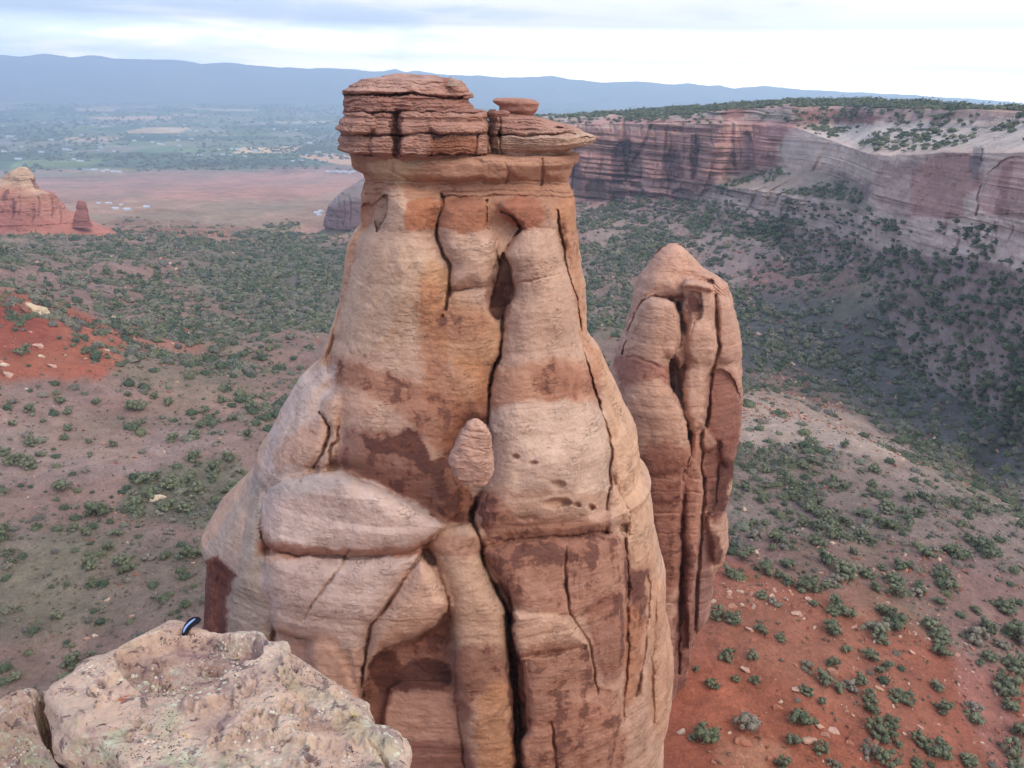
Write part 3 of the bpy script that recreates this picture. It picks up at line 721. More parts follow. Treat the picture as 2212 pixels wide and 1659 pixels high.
    Rc = [(911, 164.5), (960, 168), (990, 174), (1006, 182), (1018, 195), (1013, 210), (1000, 212), (1008, 222), (1021, 236), (1041, 238), (1052, 249), (1053, 292), (1053, 334), (1050, 337)]
    b = rock_body(Lc, Rc, DM - .5, .85, cc, 260, 620, 90, 2.9, noise_amp=.3, noise_s=.8, strat=.42, seed=21, relief=.75, stratf=1.5, y0=165.5, y1=337, top_round=.15, fine=.12)
    o = make_obj('cap_stack', *b[:2], M_CAP, root, b[2], b[3]); rebase(o, root)
    Ls = [(1100, 243), (1079, 249), (1056, 252), (1054, 270), (1055, 292), (1054, 334), (1058, 337)]
    Rs = [(1110, 244), (1152, 251), (1196, 262), (1240, 274), (1255, 283), (1281, 294), (1283, 298), (1276, 309), (1257, 316), (1235, 325), (1210, 337)]
    b = rock_body(Ls, Rs, DM + .5, .75, cc, 200, 420, 80, 2.2, noise_amp=.22, noise_s=.9, strat=.25, seed=33, relief=.8, stratf=2.4, y0=243.5, y1=337, fine=.1)
    o = make_obj('cap_slab', *b[:2], M_CAP, root, b[2], b[3], smooth=True); rebase(o, root)
    o['label'] = 'thin pale layered slab that overhangs to a point on the right'
    # --- loose rocks on the cap and in the crack
    plain = Chart(700, 140, 1400, 1100, (172, 124, 106), var=.35, step=3)

    def loose(name, label, cat, Lq, Rq, D, kd, seed, chart=plain, ex=2.4, na=.12, ns=1.3, st=.1, col=None, group=None, mat=M_CAP, nr=70):
        v, f, C, A = rock_body(Lq, Rq, D, kd, chart, nr, 130, 60, ex, noise_amp=na, noise_s=ns, strat=st, seed=seed, stratf=4.0, top_round=.05)
        if col is not None: C = np.ones_like(C) * lin(col)
        o = make_obj(name, v, f, mat, None, C, A); rebase(o); tag(o, label, cat, group); return o
    loose('balanced_rock', 'flat topped mushroom shaped rock balanced on the right part of the spire cap', 'rock',
          [(1072, 213), (1065, 217), (1068, 222), (1079, 229), (1078, 238), (1110, 249)], [(1120, 211.5), (1153, 215), (1165, 223), (1162, 236), (1150, 248), (1148, 250)], DM, .8, 5, ex=2.2, na=.14)
    loose('rock', 'small dark round stone beside the crack between the cap stacks', 'rock', [(1060, 238), (1055, 243), (1056, 253)], [(1068, 238), (1076, 243), (1075, 253)], DM - 2, .9, 6, col=(120, 82, 72))
    loose('rock', 'small flat pink stone under the left side of the balanced rock', 'rock', [(1072, 240), (1067, 245), (1070, 254)], [(1094, 239), (1100, 243), (1096, 252)], DM - 3, .8, 7)
    loose('rock', 'pointed grey stone tipped up on the right end of the cap top', 'rock', [(970, 165), (966, 175), (962, 186)], [(972, 166), (992, 173), (1004, 186)], DM - 4, .5, 8, col=(176, 146, 128), na=.08)
    wc = Chart(950, 880, 1080, 1060, (200, 158, 138), var=.15)
    for k, y in enumerate((930, 944, 968)): wc.crack([(990 + k * 4, y - 3), (1015, y + (k % 2) * 3), (1035, y + 4), (1060 - 3 * k, y + 8)], 2.0, .14)
    wc.paint([(985, 915), (1060, 930), (1060, 985), (990, 975)], (178, 136, 114), .5, 8, .3)
    v, f, C, A = rock_body([(1022, 904), (1006, 915), (998, 935), (984, 957), (973, 985), (971, 1000), (980, 1022), (1000, 1040), (1020, 1046)], [(1034, 905), (1054, 920), (1061, 940), (1062, 980), (1060, 1012), (1050, 1036), (1030, 1048)], DM - 12.9, .8, wc, 170, 200, 60, 3.2, noise_amp=.28, noise_s=.8, strat=.12, fine=.05, seed=12)
    o = make_obj('boulder', v, f, M_SPIRE, None, C, A); rebase(o)
    tag(o, 'pale pink loaf shaped boulder wedged upright in the central crack of the tall spire', 'boulder')
    return o


build_spire()


# ------------------------------------------------------------------ the second, lower spire
def build_second():
    D2 = 96.0
    c = Chart(1290, 510, 1640, 1700, (190, 148, 126), var=.2, h0=-1.0)
    Lb = c.lobe
    Lb([(1453, 524), (1420, 545), (1387, 588), (1363, 653), (1348, 714), (1335, 780), (1345, 800), (1390, 680), (1420, 640), (1470, 640), (1480, 610), (1540, 600), (1525, 585), (1480, 535)], .1, 1.6, 45)
    Lb([(1525, 585), (1571, 612), (1578, 640), (1592, 690), (1601, 760), (1606, 880), (1590, 990), (1560, 1000), (1550, 850), (1535, 800), (1553, 750), (1545, 680), (1540, 610)], -.4, 1.3, 30)
    Lb([(1479, 615), (1500, 605), (1540, 618), (1544, 650), (1545, 690), (1551, 749), (1545, 785), (1530, 810), (1528, 880), (1525, 905), (1514, 928), (1498, 935), (1480, 900), (1476, 850), (1484, 780), (1488, 730), (1475, 690), (1476, 640)], 1.2, 1.5, 28)
    Lb([(1480, 606), (1500, 604), (1540, 620), (1538, 632), (1500, 622), (1478, 622)], 3.0, .8, 8)
    Lb([(1413, 641), (1388, 656), (1370, 690), (1352, 740), (1335, 775), (1345, 850), (1370, 930), (1385, 1000), (1400, 1030), (1474, 1022), (1485, 985), (1487, 950), (1483, 924), (1466, 876), (1450, 830), (1447, 790), (1452, 772), (1466, 749), (1468, 690), (1466, 668), (1445, 648)], 2.6, 2.2, 50)
    Lb([(1370, 1000), (1478, 1015), (1478, 1080), (1472, 1130), (1470, 1250), (1460, 1400), (1455, 1600), (1400, 1600), (1410, 1200)], 1.2, 1.6, 22)
    Lb([(1497, 935), (1514, 935), (1514, 1000), (1516, 1060), (1512, 1130), (1506, 1190), (1500, 1300), (1490, 1400), (1480, 1300), (1476, 1100), (1482, 1010)], .6, 1.3, 14)
    Lb([(1470, 720), (1482, 740), (1484, 770), (1474, 795), (1462, 790), (1462, 750)], .6, .8, 8)
    Lb([(1520, 915), (1540, 945), (1545, 965), (1525, 975), (1515, 950)], .6, .8, 8)
    Lb([(1518, 1100), (1540, 1180), (1530, 1330), (1500, 1400), (1505, 1250)], -.8, .5, 10)
    Lb([(1530, 1105), (1570, 1108), (1574, 1150), (1570, 1190), (1555, 1215), (1540, 1215), (1530, 1160)], .2, 1.4, 16)
    # scoop
    c.lobe([(1535, 810), (1560, 800), (1585, 820), (1602, 870), (1598, 930), (1575, 955), (1545, 950), (1528, 920), (1526, 860)], -.25, .1, 30, True)
    for q, o_, h_, w_ in (([(1484, 700), (1545, 698), (1551, 750), (1540, 786), (1490, 782)], 1.9, 1.1, 20), ([(1480, 802), (1526, 800), (1527, 880), (1512, 925), (1492, 926), (1478, 870)], 1.7, 1.1, 18),
                          ([(1413, 641), (1445, 648), (1466, 668), (1468, 745), (1450, 774), (1345, 768), (1356, 720), (1388, 656)], 3.3, 1.3, 30), ([(1350, 842), (1450, 835), (1486, 940), (1480, 1012), (1390, 1012), (1360, 930)], 3.1, 1.5, 35),
                          ([(1550, 645), (1576, 650), (1592, 700), (1600, 765), (1555, 788), (1550, 720)], .6, 1.2, 16), ([(1500, 1010), (1515, 1010), (1514, 1075), (1500, 1080), (1482, 1060)], 1.0, .9, 12), ([(1405, 1030), (1470, 1030), (1474, 1078), (1410, 1085)], 2.6, 1.0, 14), ([(1478, 1110), (1510, 1110), (1508, 1175), (1480, 1180)], .8, 1.0, 12)):
        Lb(q, o_, h_, w_)
    c.close(2); c.soften(2)
    K = c.crack
    K([(1466, 655), (1470, 690), (1468, 750), (1452, 775), (1450, 830), (1468, 876), (1486, 924), (1490, 950), (1487, 985), (1476, 1022), (1476, 1100), (1470, 1300), (1465, 1450)], 5, 2.6)
    K([(1346, 765), (1356, 715), (1370, 680), (1390, 652), (1413, 638), (1447, 645), (1468, 670)], 3.5, 2.2)
    K([(1460, 780), (1462, 830), (1475, 880)], 9, 2.2)
    K([(1545, 640), (1547, 690), (1554, 750), (1540, 800), (1530, 850), (1529, 900), (1517, 940), (1516, 1000), (1520, 1080), (1512, 1150), (1507, 1250), (1500, 1400)], 5, 2.3)
    K([(1400, 825), (1430, 815), (1448, 825), (1455, 850)], 2.5, .5); K([(1500, 690), (1490, 720)], 2.5, .5)
    K([(1552, 1000), (1545, 1080), (1530, 1110)], 4, 1.0); K([(1340, 775), (1370, 772), (1440, 800)], 4, .4)
    for k in range(7): K([(1395 + 3 * k, 585 - 6 * k), (1450, 590 - 7 * k), (1520 - 4 * k, 600 - 8 * k)], 1.6, .10)
    for k in range(6): K([(1530, 588 + 6 * k), (1555, 602 + 7 * k), (1578, 620 + 8 * k)], 1.8, .28)
    for k in range(6): K([(1395, 670 + 9 * k), (1430, 672 + 9 * k), (1464, 690 + 8 * k)], 1.6, .10)
    for y in (1030, 1060, 1082, 1106, 1150, 1240, 1300): K([(1400, y), (1440, y + 4), (1476, y), (1515, y + 6), (1575, y - 4)], 3, .35)
    c.lobe([(1480, 634), (1512, 632), (1518, 650), (1516, 684), (1503, 693), (1491, 668)], 1.7, .1, 10, True)
    P = c.paint
    P([(1330, 770), (1400, 780), (1450, 800), (1448, 830), (1420, 820), (1400, 830), (1340, 830)], (158, 104, 88), .8, 6, .5)
    P([(1380, 660), (1460, 660), (1468, 760), (1380, 770), (1350, 760)], (196, 152, 126), .6, 8, .2)
    P([(1350, 840), (1450, 830), (1486, 950), (1480, 985), (1380, 985)], (188, 146, 122), .7, 8, .15)
    P([(1380, 985), (1486, 975), (1478, 1080), (1470, 1250), (1400, 1300)], (158, 104, 84), .8, 8, .6)
    P([(1480, 640), (1500, 636), (1516, 655), (1516, 682), (1506, 696), (1488, 688)], (98, 66, 60), .9, 6, .8)  # recess below the overhang: its shade painted into the colour, plus varnish
    P([(1482, 690), (1545, 690), (1550, 750), (1535, 790), (1530, 900), (1505, 930), (1478, 860)], (196, 154, 130), .7, 7, .12)
    P([(1535, 800), (1560, 798), (1588, 818), (1604, 870), (1600, 930), (1575, 960), (1540, 955), (1526, 920), (1526, 860)], (140, 90, 76), .85, 12, .35)
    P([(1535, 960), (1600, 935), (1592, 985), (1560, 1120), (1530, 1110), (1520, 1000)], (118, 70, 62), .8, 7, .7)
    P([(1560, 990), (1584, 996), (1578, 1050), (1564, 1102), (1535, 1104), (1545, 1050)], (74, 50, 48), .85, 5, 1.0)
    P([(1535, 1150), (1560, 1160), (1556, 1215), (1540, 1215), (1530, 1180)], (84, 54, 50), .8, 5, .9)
    P([(1500, 930), (1516, 930), (1512, 1190), (1480, 1190), (1480, 1000)], (178, 122, 98), .7, 7, .4)
    P([(1518, 1110), (1540, 1200), (1530, 1330), (1500, 1390), (1504, 1250)], (142, 104, 96), .8, 5, .2)
    P([(1470, 1200), (1500, 1180), (1496, 1400), (1470, 1530), (1450, 1500)], (120, 72, 64), .7, 7, .8)
    P([(1453, 524), (1520, 585), (1575, 615), (1560, 640), (1480, 600), (1390, 600), (1420, 545)], (196, 148, 124), .6, 8, .15)
    L = [(1448, 526), (1427, 535), (1409, 557), (1387, 587), (1370, 618), (1363, 653), (1354, 684), (1348, 714), (1336, 754), (1324, 782), (1308, 806), (1298, 840), (1305, 1000), (1345, 1200), (1360, 1400), (1370, 1520), (1372, 1600)]
    Rr = [(1467, 527), (1475, 535), (1501, 561), (1521, 581), (1555, 600), (1572, 616), (1580, 640), (1590, 679), (1599, 723), (1601, 775), (1604, 841), (1605, 885), (1600, 928), (1593, 972), (1586, 994), (1580, 1051), (1567, 1099), (1573, 1134), (1573, 1178), (1564, 1205), (1546, 1226), (1541, 1262), (1530, 1325), (1504, 1365), (1492, 1410), (1482, 1470), (1474, 1520), (1470, 1600)]
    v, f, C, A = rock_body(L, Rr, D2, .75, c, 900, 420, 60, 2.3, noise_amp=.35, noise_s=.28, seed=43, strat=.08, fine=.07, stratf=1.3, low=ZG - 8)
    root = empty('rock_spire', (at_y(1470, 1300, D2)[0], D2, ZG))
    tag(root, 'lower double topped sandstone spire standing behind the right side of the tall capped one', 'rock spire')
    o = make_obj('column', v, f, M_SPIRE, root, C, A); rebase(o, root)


build_second()
#@@PART3
# ------------------------------------------------------------------ ground: canyon floor, flats and valley
CP = [(-200, 1750, -92), (0, 1480, -92), (300, 1659, -92), (200, 1300, -92), (450, 1300, -90), (0, 1150, -90), (-300, 1200, -90), (0, 1000, -90), (300, 1050, -93), (500, 950, -96), (-300, 900, -84), (150, 850, -90), (0, 760, -82), (300, 800, -96), (550, 800, -103), (0, 650, -75), (80, 660, -79), (250, 700, -97), (-300, 650, -75), (450, 700, -106), (650, 720, -110), (0, 580, -98), (250, 600, -106), (500, 600, -113), (700, 600, -118), (0, 525, -108), (250, 530, -116), (500, 540, -122), (700, 540, -124),
      (400, 505, -135), (600, 505, -138), (0, 470, -150), (300, 455, -170), (600, 455, -175), (300, 405, -230), (700, 405, -232), (0, 405, -228), (300, 380, -258), (700, 380, -258), (1000, 400, -240), (-300, 400, -220), (-300, 480, -130),
      (1000, 600, -120), (1000, 800, -112), (1000, 1000, -102), (1000, 1300, -90), (1000, 1659, -83),
      (1300, 520, -108), (1300, 600, -118), (1300, 700, -118), (1300, 770, -114), (1250, 470, -96), (1400, 460, -94), (1500, 470, -92),
      (1500, 560, -108), (1500, 650, -120), (1600, 740, -121), (1600, 500, -90), (1700, 560, -98), (1850, 560, -84), (2000, 570, -79), (2212, 590, -77), (2400, 620, -76), (1800, 650, -108), (2000, 700, -104), (2212, 700, -92), (2400, 760, -90),
      (1720, 780, -122), (1850, 840, -122), (1980, 900, -121), (2100, 960, -119), (2212, 1010, -118), (2212, 850, -106), (2450, 1090, -114), (2450, 900, -100),
      (1620, 850, -103), (1650, 900, -99), (1750, 930, -96), (1880, 975, -95), (1700, 1000, -94), (1900, 1080, -93), (2080, 1080, -96), (2212, 1140, -96), (1650, 1100, -91), (1800, 1200, -89), (2100, 1300, -91), (2212, 1400, -93), (1600, 1250, -86), (1600, 1400, -83), (1800, 1400, -86), (2000, 1500, -89), (2212, 1600, -92), (1500, 1520, -84), (1700, 1659, -83), (2000, 1750, -86), (1450, 1700, -80), (2450, 1400, -97), (2450, 1750, -94), (600, 1900, -88), (1500, 2000, -80), (-200, 2000, -92)]
cp = np.array(CP, float)
_pts = at_z(cp[:, 0], cp[:, 1], cp[:, 2])
_u = np.arctan2(_pts[:, 0], _pts[:, 1]) * 1.5; _v = np.log(np.hypot(_pts[:, 0], _pts[:, 1]))
# a few places the photograph does not show
ex = [(-1.6, 5.0, -85), (1.6, 5.0, -90), (-2.2, 4.2, -85), (2.2, 4.2, -85), (-1.4, 6.5, -80), (1.4, 6.3, -70), (0, 3.6, -82), (0, 8.2, -265), (-.9, 8.2, -265), (.9, 8.2, -265), (.5, 7.0, -120), (1.1, 7.2, -150)]
_u = np.r_[_u, [e[0] for e in ex]]; _v = np.r_[_v, [e[1] for e in ex]]; _z = np.r_[cp[:, 2], [e[2] for e in ex]]


def _k(r2): return np.where(r2 > 0, .5 * r2 * np.log(r2 + 1e-12), 0)


_n = len(_u)
_A = np.zeros((_n + 3, _n + 3)); _A[:_n, :_n] = _k((_u[:, None] - _u) ** 2 + (_v[:, None] - _v) ** 2) + np.eye(_n) * .004
_A[:_n, _n:] = np.stack([np.ones(_n), _u, _v], 1); _A[_n:, :_n] = _A[:_n, _n:].T
_w = np.linalg.solve(_A, np.r_[_z, 0, 0, 0])


def height(x, y, detail=True):
    x = np.asarray(x, float); y = np.asarray(y, float)
    az, d = np.arctan2(x, y), np.maximum(np.hypot(x, y), 20)
    u, v = np.clip(az, -1.5, 1.5) * 1.5, np.clip(np.log(d), 3.2, 8.2)
    z = _w[_n] + _w[_n + 1] * u + _w[_n + 2] * v
    for i in range(_n): z = z + _w[i] * _k((u - _u[i]) ** 2 + (v - _v[i]) ** 2)
    t = sstep(math.log(1900), math.log(3000), np.log(d)); z = z * (1 - t) - 265 * t
    z = np.clip(z, -270, -62)
    P = np.stack([x, y, 0 * x], -1)
    near = 1 - sstep(700, 1500, d)
    z = z + near * (fbm(P, .012, 4, 71) * 8.0 * sstep(100, 400, d) + fbm(P, .05, 4, 72) * 2.0)
    if detail: z = z + near * (fbm(P, .25, 3, 73) * .5)
    g = np.abs(fbm(P, .009, 3, 76)); z = z - near * 5.0 * sstep(130, 300, d) * (1 - sstep(0, .16, g))
    mid = sstep(600, 1200, d) * (1 - sstep(2200, 3200, d))
    z = z + mid * (fbm(P, .004, 4, 74) * 9 + np.abs(fbm(P, .012, 3, 75)) * 7)
    return z


_dep = np.radians(np.r_[np.linspace(72, 47, 16), np.linspace(46.8, 6, 600)])
_d1 = 98 / np.tan(_dep)
_d2 = 265 / np.tan(np.radians(np.linspace(15.4, 1.45, 300))); _d2 = _d2[_d2 > _d1[-1] * 1.003]
_d3 = np.geomspace(_d2[-1] * 1.05, 30000, 8)
DR = np.r_[8.0, 18.0, _d1, _d2, _d3]; DR = DR[DR < 13500]
AZ = np.r_[np.linspace(-math.pi, -.72, 60)[:-1], np.linspace(-.72, .72, 940), np.linspace(.72, math.pi, 60)[1:-1]]
gA, gD = np.meshgrid(AZ, DR)
GX, GY = np.sin(gA) * gD, np.cos(gA) * gD
GZ = height(GX, GY)
GP = np.stack([GX, GY, GZ], -1)


def ground_chart():
    c = Chart(-500, 130, 2800, 1900, (142, 114, 104), var=.5, step=4)
    P = c.paint
    # distant desert flats at the mouth of the canyon
    P([(-600, 378), (900, 372), (1300, 378), (1300, 520), (600, 525), (-600, 520)], (176, 134, 118), 1, 5, .0)
    P([(150, 440), (700, 400), (760, 460), (560, 500), (200, 480)], (170, 138, 116), .8, 10, .0)
    P([(340, 415), (500, 385), (740, 385), (760, 410), (600, 430), (340, 430)], (186, 134, 116), .8, 6, .0)
    P([(250, 470), (480, 485), (560, 500), (520, 515), (260, 500)], (160, 98, 82), .75, 6, .2)
    P([(560, 490), (640, 480), (620, 530), (550, 530)], (140, 128, 92), .6, 8, .3)
    # valley side of the canyon
    P([(-500, 515), (760, 515), (760, 560), (-500, 560)], (122, 108, 98), .7, 14, .7)
    P([(420, 560), (760, 545), (760, 680), (560, 700), (420, 620)], (100, 104, 92), .7, 20, .85)
    P([(-500, 600), (40, 630), (230, 700), (270, 740), (230, 810), (60, 820), (-500, 840)], (170, 92, 70), .95, 14, .2)
    P([(-100, 640), (80, 670), (120, 740), (0, 770), (-100, 760)], (150, 76, 62), .7, 14, .1)
    P([(250, 700), (340, 700), (320, 730), (250, 720)], (164, 104, 86), .5, 8, .3)
    P([(-500, 860), (200, 850), (420, 900), (540, 940), (500, 1030), (200, 1000), (-500, 1040)], (152, 124, 114), .6, 22, .42)
    P([(-500, 940), (420, 930), (380, 990), (200, 1040), (-500, 1040)], (148, 126, 118), .6, 14, .24)
    P([(300, 1030), (520, 990), (520, 1150), (380, 1130), (260, 1110)], (98, 102, 82), .7, 14, 1.0)
    P([(-500, 1130), (150, 1140), (440, 1180), (440, 1320), (100, 1380), (-500, 1400)], (116, 104, 92), .7, 30, .95)
    P([(120, 900), (300, 940), (280, 1000), (100, 970)], (156, 126, 110), .5, 10, .1)
    P([(180, 870), (420, 830), (560, 820), (600, 860), (450, 900)], (158, 122, 108), .5, 10, .3)
    P([(550, 528), (600, 540), (650, 600), (610, 612), (570, 575)], (100, 92, 90), .75, 8, .5)
    P([(600, 545), (760, 560), (760, 600), (660, 610)], (112, 112, 96), .6, 10, 1.0)
    P([(150, 690), (420, 740), (400, 760), (180, 740)], (166, 104, 84), .55, 12, .3)
    # behind and right of the spires
    P([(760, 480), (1300, 480), (1700, 560), (1500, 700), (1000, 700)], (144, 124, 116), .7, 25, .7)
    P([(1250, 440), (1600, 460), (1900, 540), (2300, 590), (2300, 760), (1900, 720), (1600, 640), (1300, 540)], (160, 138, 130), .85, 24, .6)
    P([(1600, 600), (1800, 530), (1900, 560), (1880, 610), (1760, 650), (1660, 660)], (146, 98, 92), .6, 16, .6)
    P([(1500, 640), (1800, 640), (2300, 760), (2400, 1080), (2212, 1070), (2000, 980), (1850, 880), (1700, 800), (1600, 820), (1500, 760)], (88, 94, 94), .85, 30, 1.0)
    P([(1900, 740), (2300, 780), (2300, 900), (2000, 860)], (112, 112, 104), .6, 25, .75)
    P([(1600, 850), (1700, 855), (1850, 900), (1950, 960), (1990, 990), (1850, 985), (1700, 965), (1600, 960)], (172, 150, 136), .95, 8, .03)
    P([(1600, 975), (1990, 1000), (2300, 1120), (2300, 1300), (1900, 1180), (1600, 1180)], (136, 118, 110), .85, 22, .8)
    P([(1560, 1170), (1900, 1160), (2300, 1290), (2300, 1420), (1900, 1330), (1560, 1260)], (136, 104, 96), .8, 26, .6)
    P([(1350, 1200), (1600, 1215), (1800, 1290), (2000, 1370), (2120, 1450), (2300, 1480), (2500, 2000), (1200, 2000), (1300, 1500)], (158, 92, 72), .95, 22, .14)
    P([(1350, 1430), (1700, 1480), (1900, 1700), (1350, 1800)], (162, 90, 66), .7, 50, .08)
    P([(2060, 1420), (2150, 1440), (2212, 1560), (2300, 1659), (2160, 1659), (2080, 1520)], (164, 116, 106), .6, 14, .06)
    P([(1560, 1590), (1700, 1610), (1690, 1659), (1560, 1650)], (178, 128, 100), .6, 8, .1)
    P([(1800, 1240), (1950, 1300), (2000, 1380), (1860, 1330)], (166, 112, 88), .5, 12, .25)
    return c


GC = ground_chart(); GC.desat, GC.gain = .05, 1.02


def ground_colour(P):
    px, py = proj(P)
    _, C, V = GC.sample(px, py)
    vis = (P[..., 1] > 5)
    C = np.where(vis[..., None], C, lin((148, 112, 98))); V = np.where(vis, V, .3)
    # valley farmland: a patchwork laid out on the ground
    X, Y = P[..., 0], P[..., 1]
    far = sstep(2450, 2800, np.hypot(X, Y) + fbm(P, .002, 3, 81) * 500)
    a = .21; U, Vv = X * math.cos(a) + Y * math.sin(a), -X * math.sin(a) + Y * math.cos(a)
    w = fbm(P, .0016, 2, 82) * 160
    iu, iv = np.floor((U + w) / 190), np.floor((Vv + w) / 260)
    r = vnoise(iu + .001, iv + .001, iu * 0, 83); r2 = vnoise(iu + .001, iv + .001, iu * 0 + 7, 84)
    pal = np.array([lin(k) for k in [(98, 122, 84), (122, 140, 96), (86, 104, 84), (140, 138, 112), (110, 132, 98), (150, 144, 128), (92, 116, 90), (206, 176, 138), (116, 128, 104), (78, 98, 78)]])
    C2 = pal[np.clip((r * 10).astype(int), 0, 9)]
    C2 = C2 * (.85 + .3 * r2)[..., None] * (1 + fbm(P, .012, 3, 85) * .35)[..., None]
    t = sstep(.05, .25, fbm(P, .0013, 3, 86)); C2 = C2 * (1 - t[..., None] * .8) + lin((140, 140, 136)) * t[..., None] * .8
    C = C * (1 - far[..., None]) + C2 * far[..., None]
    mid = sstep(500, 900, np.hypot(X, Y)); C = C * (1 + mid * (fbm(P * np.array([1, .35, 1]), .012, 4, 87) * .3 + fbm(P, .05, 3, 88) * .18))[..., None]
    gr = sstep(.12, .4, fbm(P * np.array([1, .5, 1]), .006, 4, 89)) * mid; C = C * (1 - .35 * gr[..., None]) + lin((128, 130, 112)) * .35 * gr[..., None]
    ol = sstep(-.05, .45, fbm(P, .018, 4, 93, gain=.6)) * (1 - sstep(1300, 2200, np.hypot(X, Y))) * np.clip(V * 1.6, 0, 1); C = C * (1 - .6 * ol[..., None]) + lin((118, 116, 92)) * .6 * ol[..., None]
    C = C * (1 + near_var(P))[..., None]
    return C, V * (1 - far)


def near_var(P):
    return fbm(P, .03, 4, 91) * .22 + fbm(P, .15, 3, 94) * .14


CG, VG = ground_colour(GP)
# big tan fields, bare ground and a pond, placed by where they lie in the valley
_px, _py = proj(GP)
_far = np.hypot(GX, GY) > 2300
for poly, colr in (([(640, 338), (700, 332), (800, 334), (800, 358), (740, 356)], (214, 168, 132)), ([(190, 253), (370, 250), (370, 258), (230, 260)], (222, 186, 150)), ([(160, 234), (250, 235), (245, 241), (170, 241)], (214, 182, 150)), ([(0, 374), (150, 372), (200, 380), (0, 385)], (150, 140, 120)),
                   ([(590, 262), (760, 260), (760, 266), (600, 267)], (206, 190, 160)), ([(450, 235), (560, 236), (560, 240), (460, 240)], (206, 184, 150))):
    m = inside(_px, _py, np.array(poly, float)) & _far
    CG[m] = lin(colr)
# hold the sheet below the sheer rock of the mesa
g = make_obj('ground', GP.reshape(-1, 3), grid_faces(len(DR), len(AZ)), M_GROUND, None, CG.reshape(-1, 3), VG.reshape(-1))
tag(g, kind='structure')


def terr_hit(px, py, dmin=70, dmax=6000, off=0.0):
    px = np.atleast_1d(np.asarray(px, float)); py = np.atleast_1d(np.asarray(py, float))
    d = ray(px, py); hd = np.hypot(d[:, 0], d[:, 1])
    T = np.geomspace(dmin, dmax, 500)
    X = d[:, 0:1] / hd[:, None] * T; Y = d[:, 1:2] / hd[:, None] * T; Z = d[:, 2:3] / hd[:, None] * T
    hz = height(X, Y); below = (Z < hz)
    i = np.argmax(below, 1); i = np.where(below.any(1), i, len(T) - 1); i = np.maximum(i, 1)
    ar = np.arange(len(px)); a = (Z - hz)[ar, i - 1]; b = (Z - hz)[ar, i]
    t = np.clip(a / (a - b + 1e-9), 0, 1); dd = T[i - 1] * (1 - t) + T[i] * t
    X, Y = d[:, 0] / hd * dd, d[:, 1] / hd * dd
    return np.stack([X, Y, height(X, Y)], -1)


def disc(name, pts, z, mat):
    P = at_z(np.array([p[0] for p in pts], float), np.array([p[1] for p in pts], float), z)
    c = P.mean(0); V = np.concatenate([P, c[None]]); n = len(P)
    f = np.stack([np.arange(n), np.roll(np.arange(n), -1), np.full(n, n)], -1)
    return make_obj(name, V, f, mat)


M_WATER = flat_mat('water', (120, 160, 170), .12, .5)
tag(disc('water', [(150, 366), (168, 364), (205, 366), (226, 370), (222, 374), (190, 374), (160, 371)], -263.0, M_WATER), kind='structure')


# ------------------------------------------------------------------ mountains beyond the valley
def build_mountains():
    sk = np.array([(-400, 116), (-200, 122), (0, 118), (42, 123.5), (70, 120), (97, 118), (125, 121), (153, 125), (180, 120), (201, 119), (225, 122), (243, 127), (312, 129), (360, 130), (399, 132), (434, 137), (479, 136), (555, 141), (600, 145), (642, 148.5), (722, 148), (768, 151), (829, 156), (853, 148.5), (876, 156), (900, 153), (935, 159.6), (970, 162), (1005, 164.6), (1034, 163), (1080, 167), (1122, 167.6), (1170, 167), (1193, 164.6), (1228, 170.5), (1298, 178), (1345, 178), (1389, 175.5), (1446, 182.6), (1488, 178), (1531, 187), (1555, 184), (1588, 192), (1645, 186), (1698, 192), (1778, 197), (1873, 201.6), (1968, 206), (2064, 212.5), (2212, 222), (2500, 238)], float)
    xs = np.linspace(-400, 2500, 1100); ys = np.interp(xs, sk[:, 0], sk[:, 1]); q_ = np.stack([xs, xs * 0, xs * 0], -1); ys = ys + fbm(q_, .03, 4, 92, gain=.7) * 3.2 - .5
    r = ray(xs, ys); hd = np.hypot(r[:, 0], r[:, 1])
    D0, D1 = 8600.0, 11800.0
    t = np.r_[np.linspace(0, 1, 90), 1 + np.linspace(0, .5, 12)[1:]]
    T, I = np.meshgrid(t, np.arange(len(xs)), indexing='ij')
    Dd = D0 + (D1 - D0) * T
    zc = r[:, 2] / hd * D1
    ux, uy = r[:, 0] / hd, r[:, 1] / hd
    X, Y = ux[I] * Dd, uy[I] * Dd
    P = np.stack([X, Y, 0 * X], -1)
    prof = np.where(T <= .35, T * .28, .098 + (np.clip(T, 0, 1) - .35) / .65 * .902)
    prof = np.where(T > 1, 1 - (T - 1) * 1.2, prof)
    rid = 1 - np.abs(fbm(P, .0011, 4, 95)) * 3.0
    spur = (rid - .4) * 90 * np.clip(T * 2.2, 0, 1) * np.clip((1 - T) * 3, 0, 1)
    Z = -272 + (zc[I] + 272) * prof + spur + fbm(P, .006, 3, 96) * 16 * np.clip(T * 3, 0, 1) * (T < .995)
    col = np.ones(Z.shape + (3,)) * lin((128, 124, 122)) * (1 + fbm(P, .002, 3, 97) * .25)[..., None]
    o = make_obj('mountains', np.stack([X, Y, Z], -1).reshape(-1, 3), grid_faces(len(t), len(xs)), M_FAR, None, col.reshape(-1, 3), np.zeros(Z.size))
    tag(o, kind='structure')


build_mountains()


# ------------------------------------------------------------------ the mesa wall on the right
MESA = {}


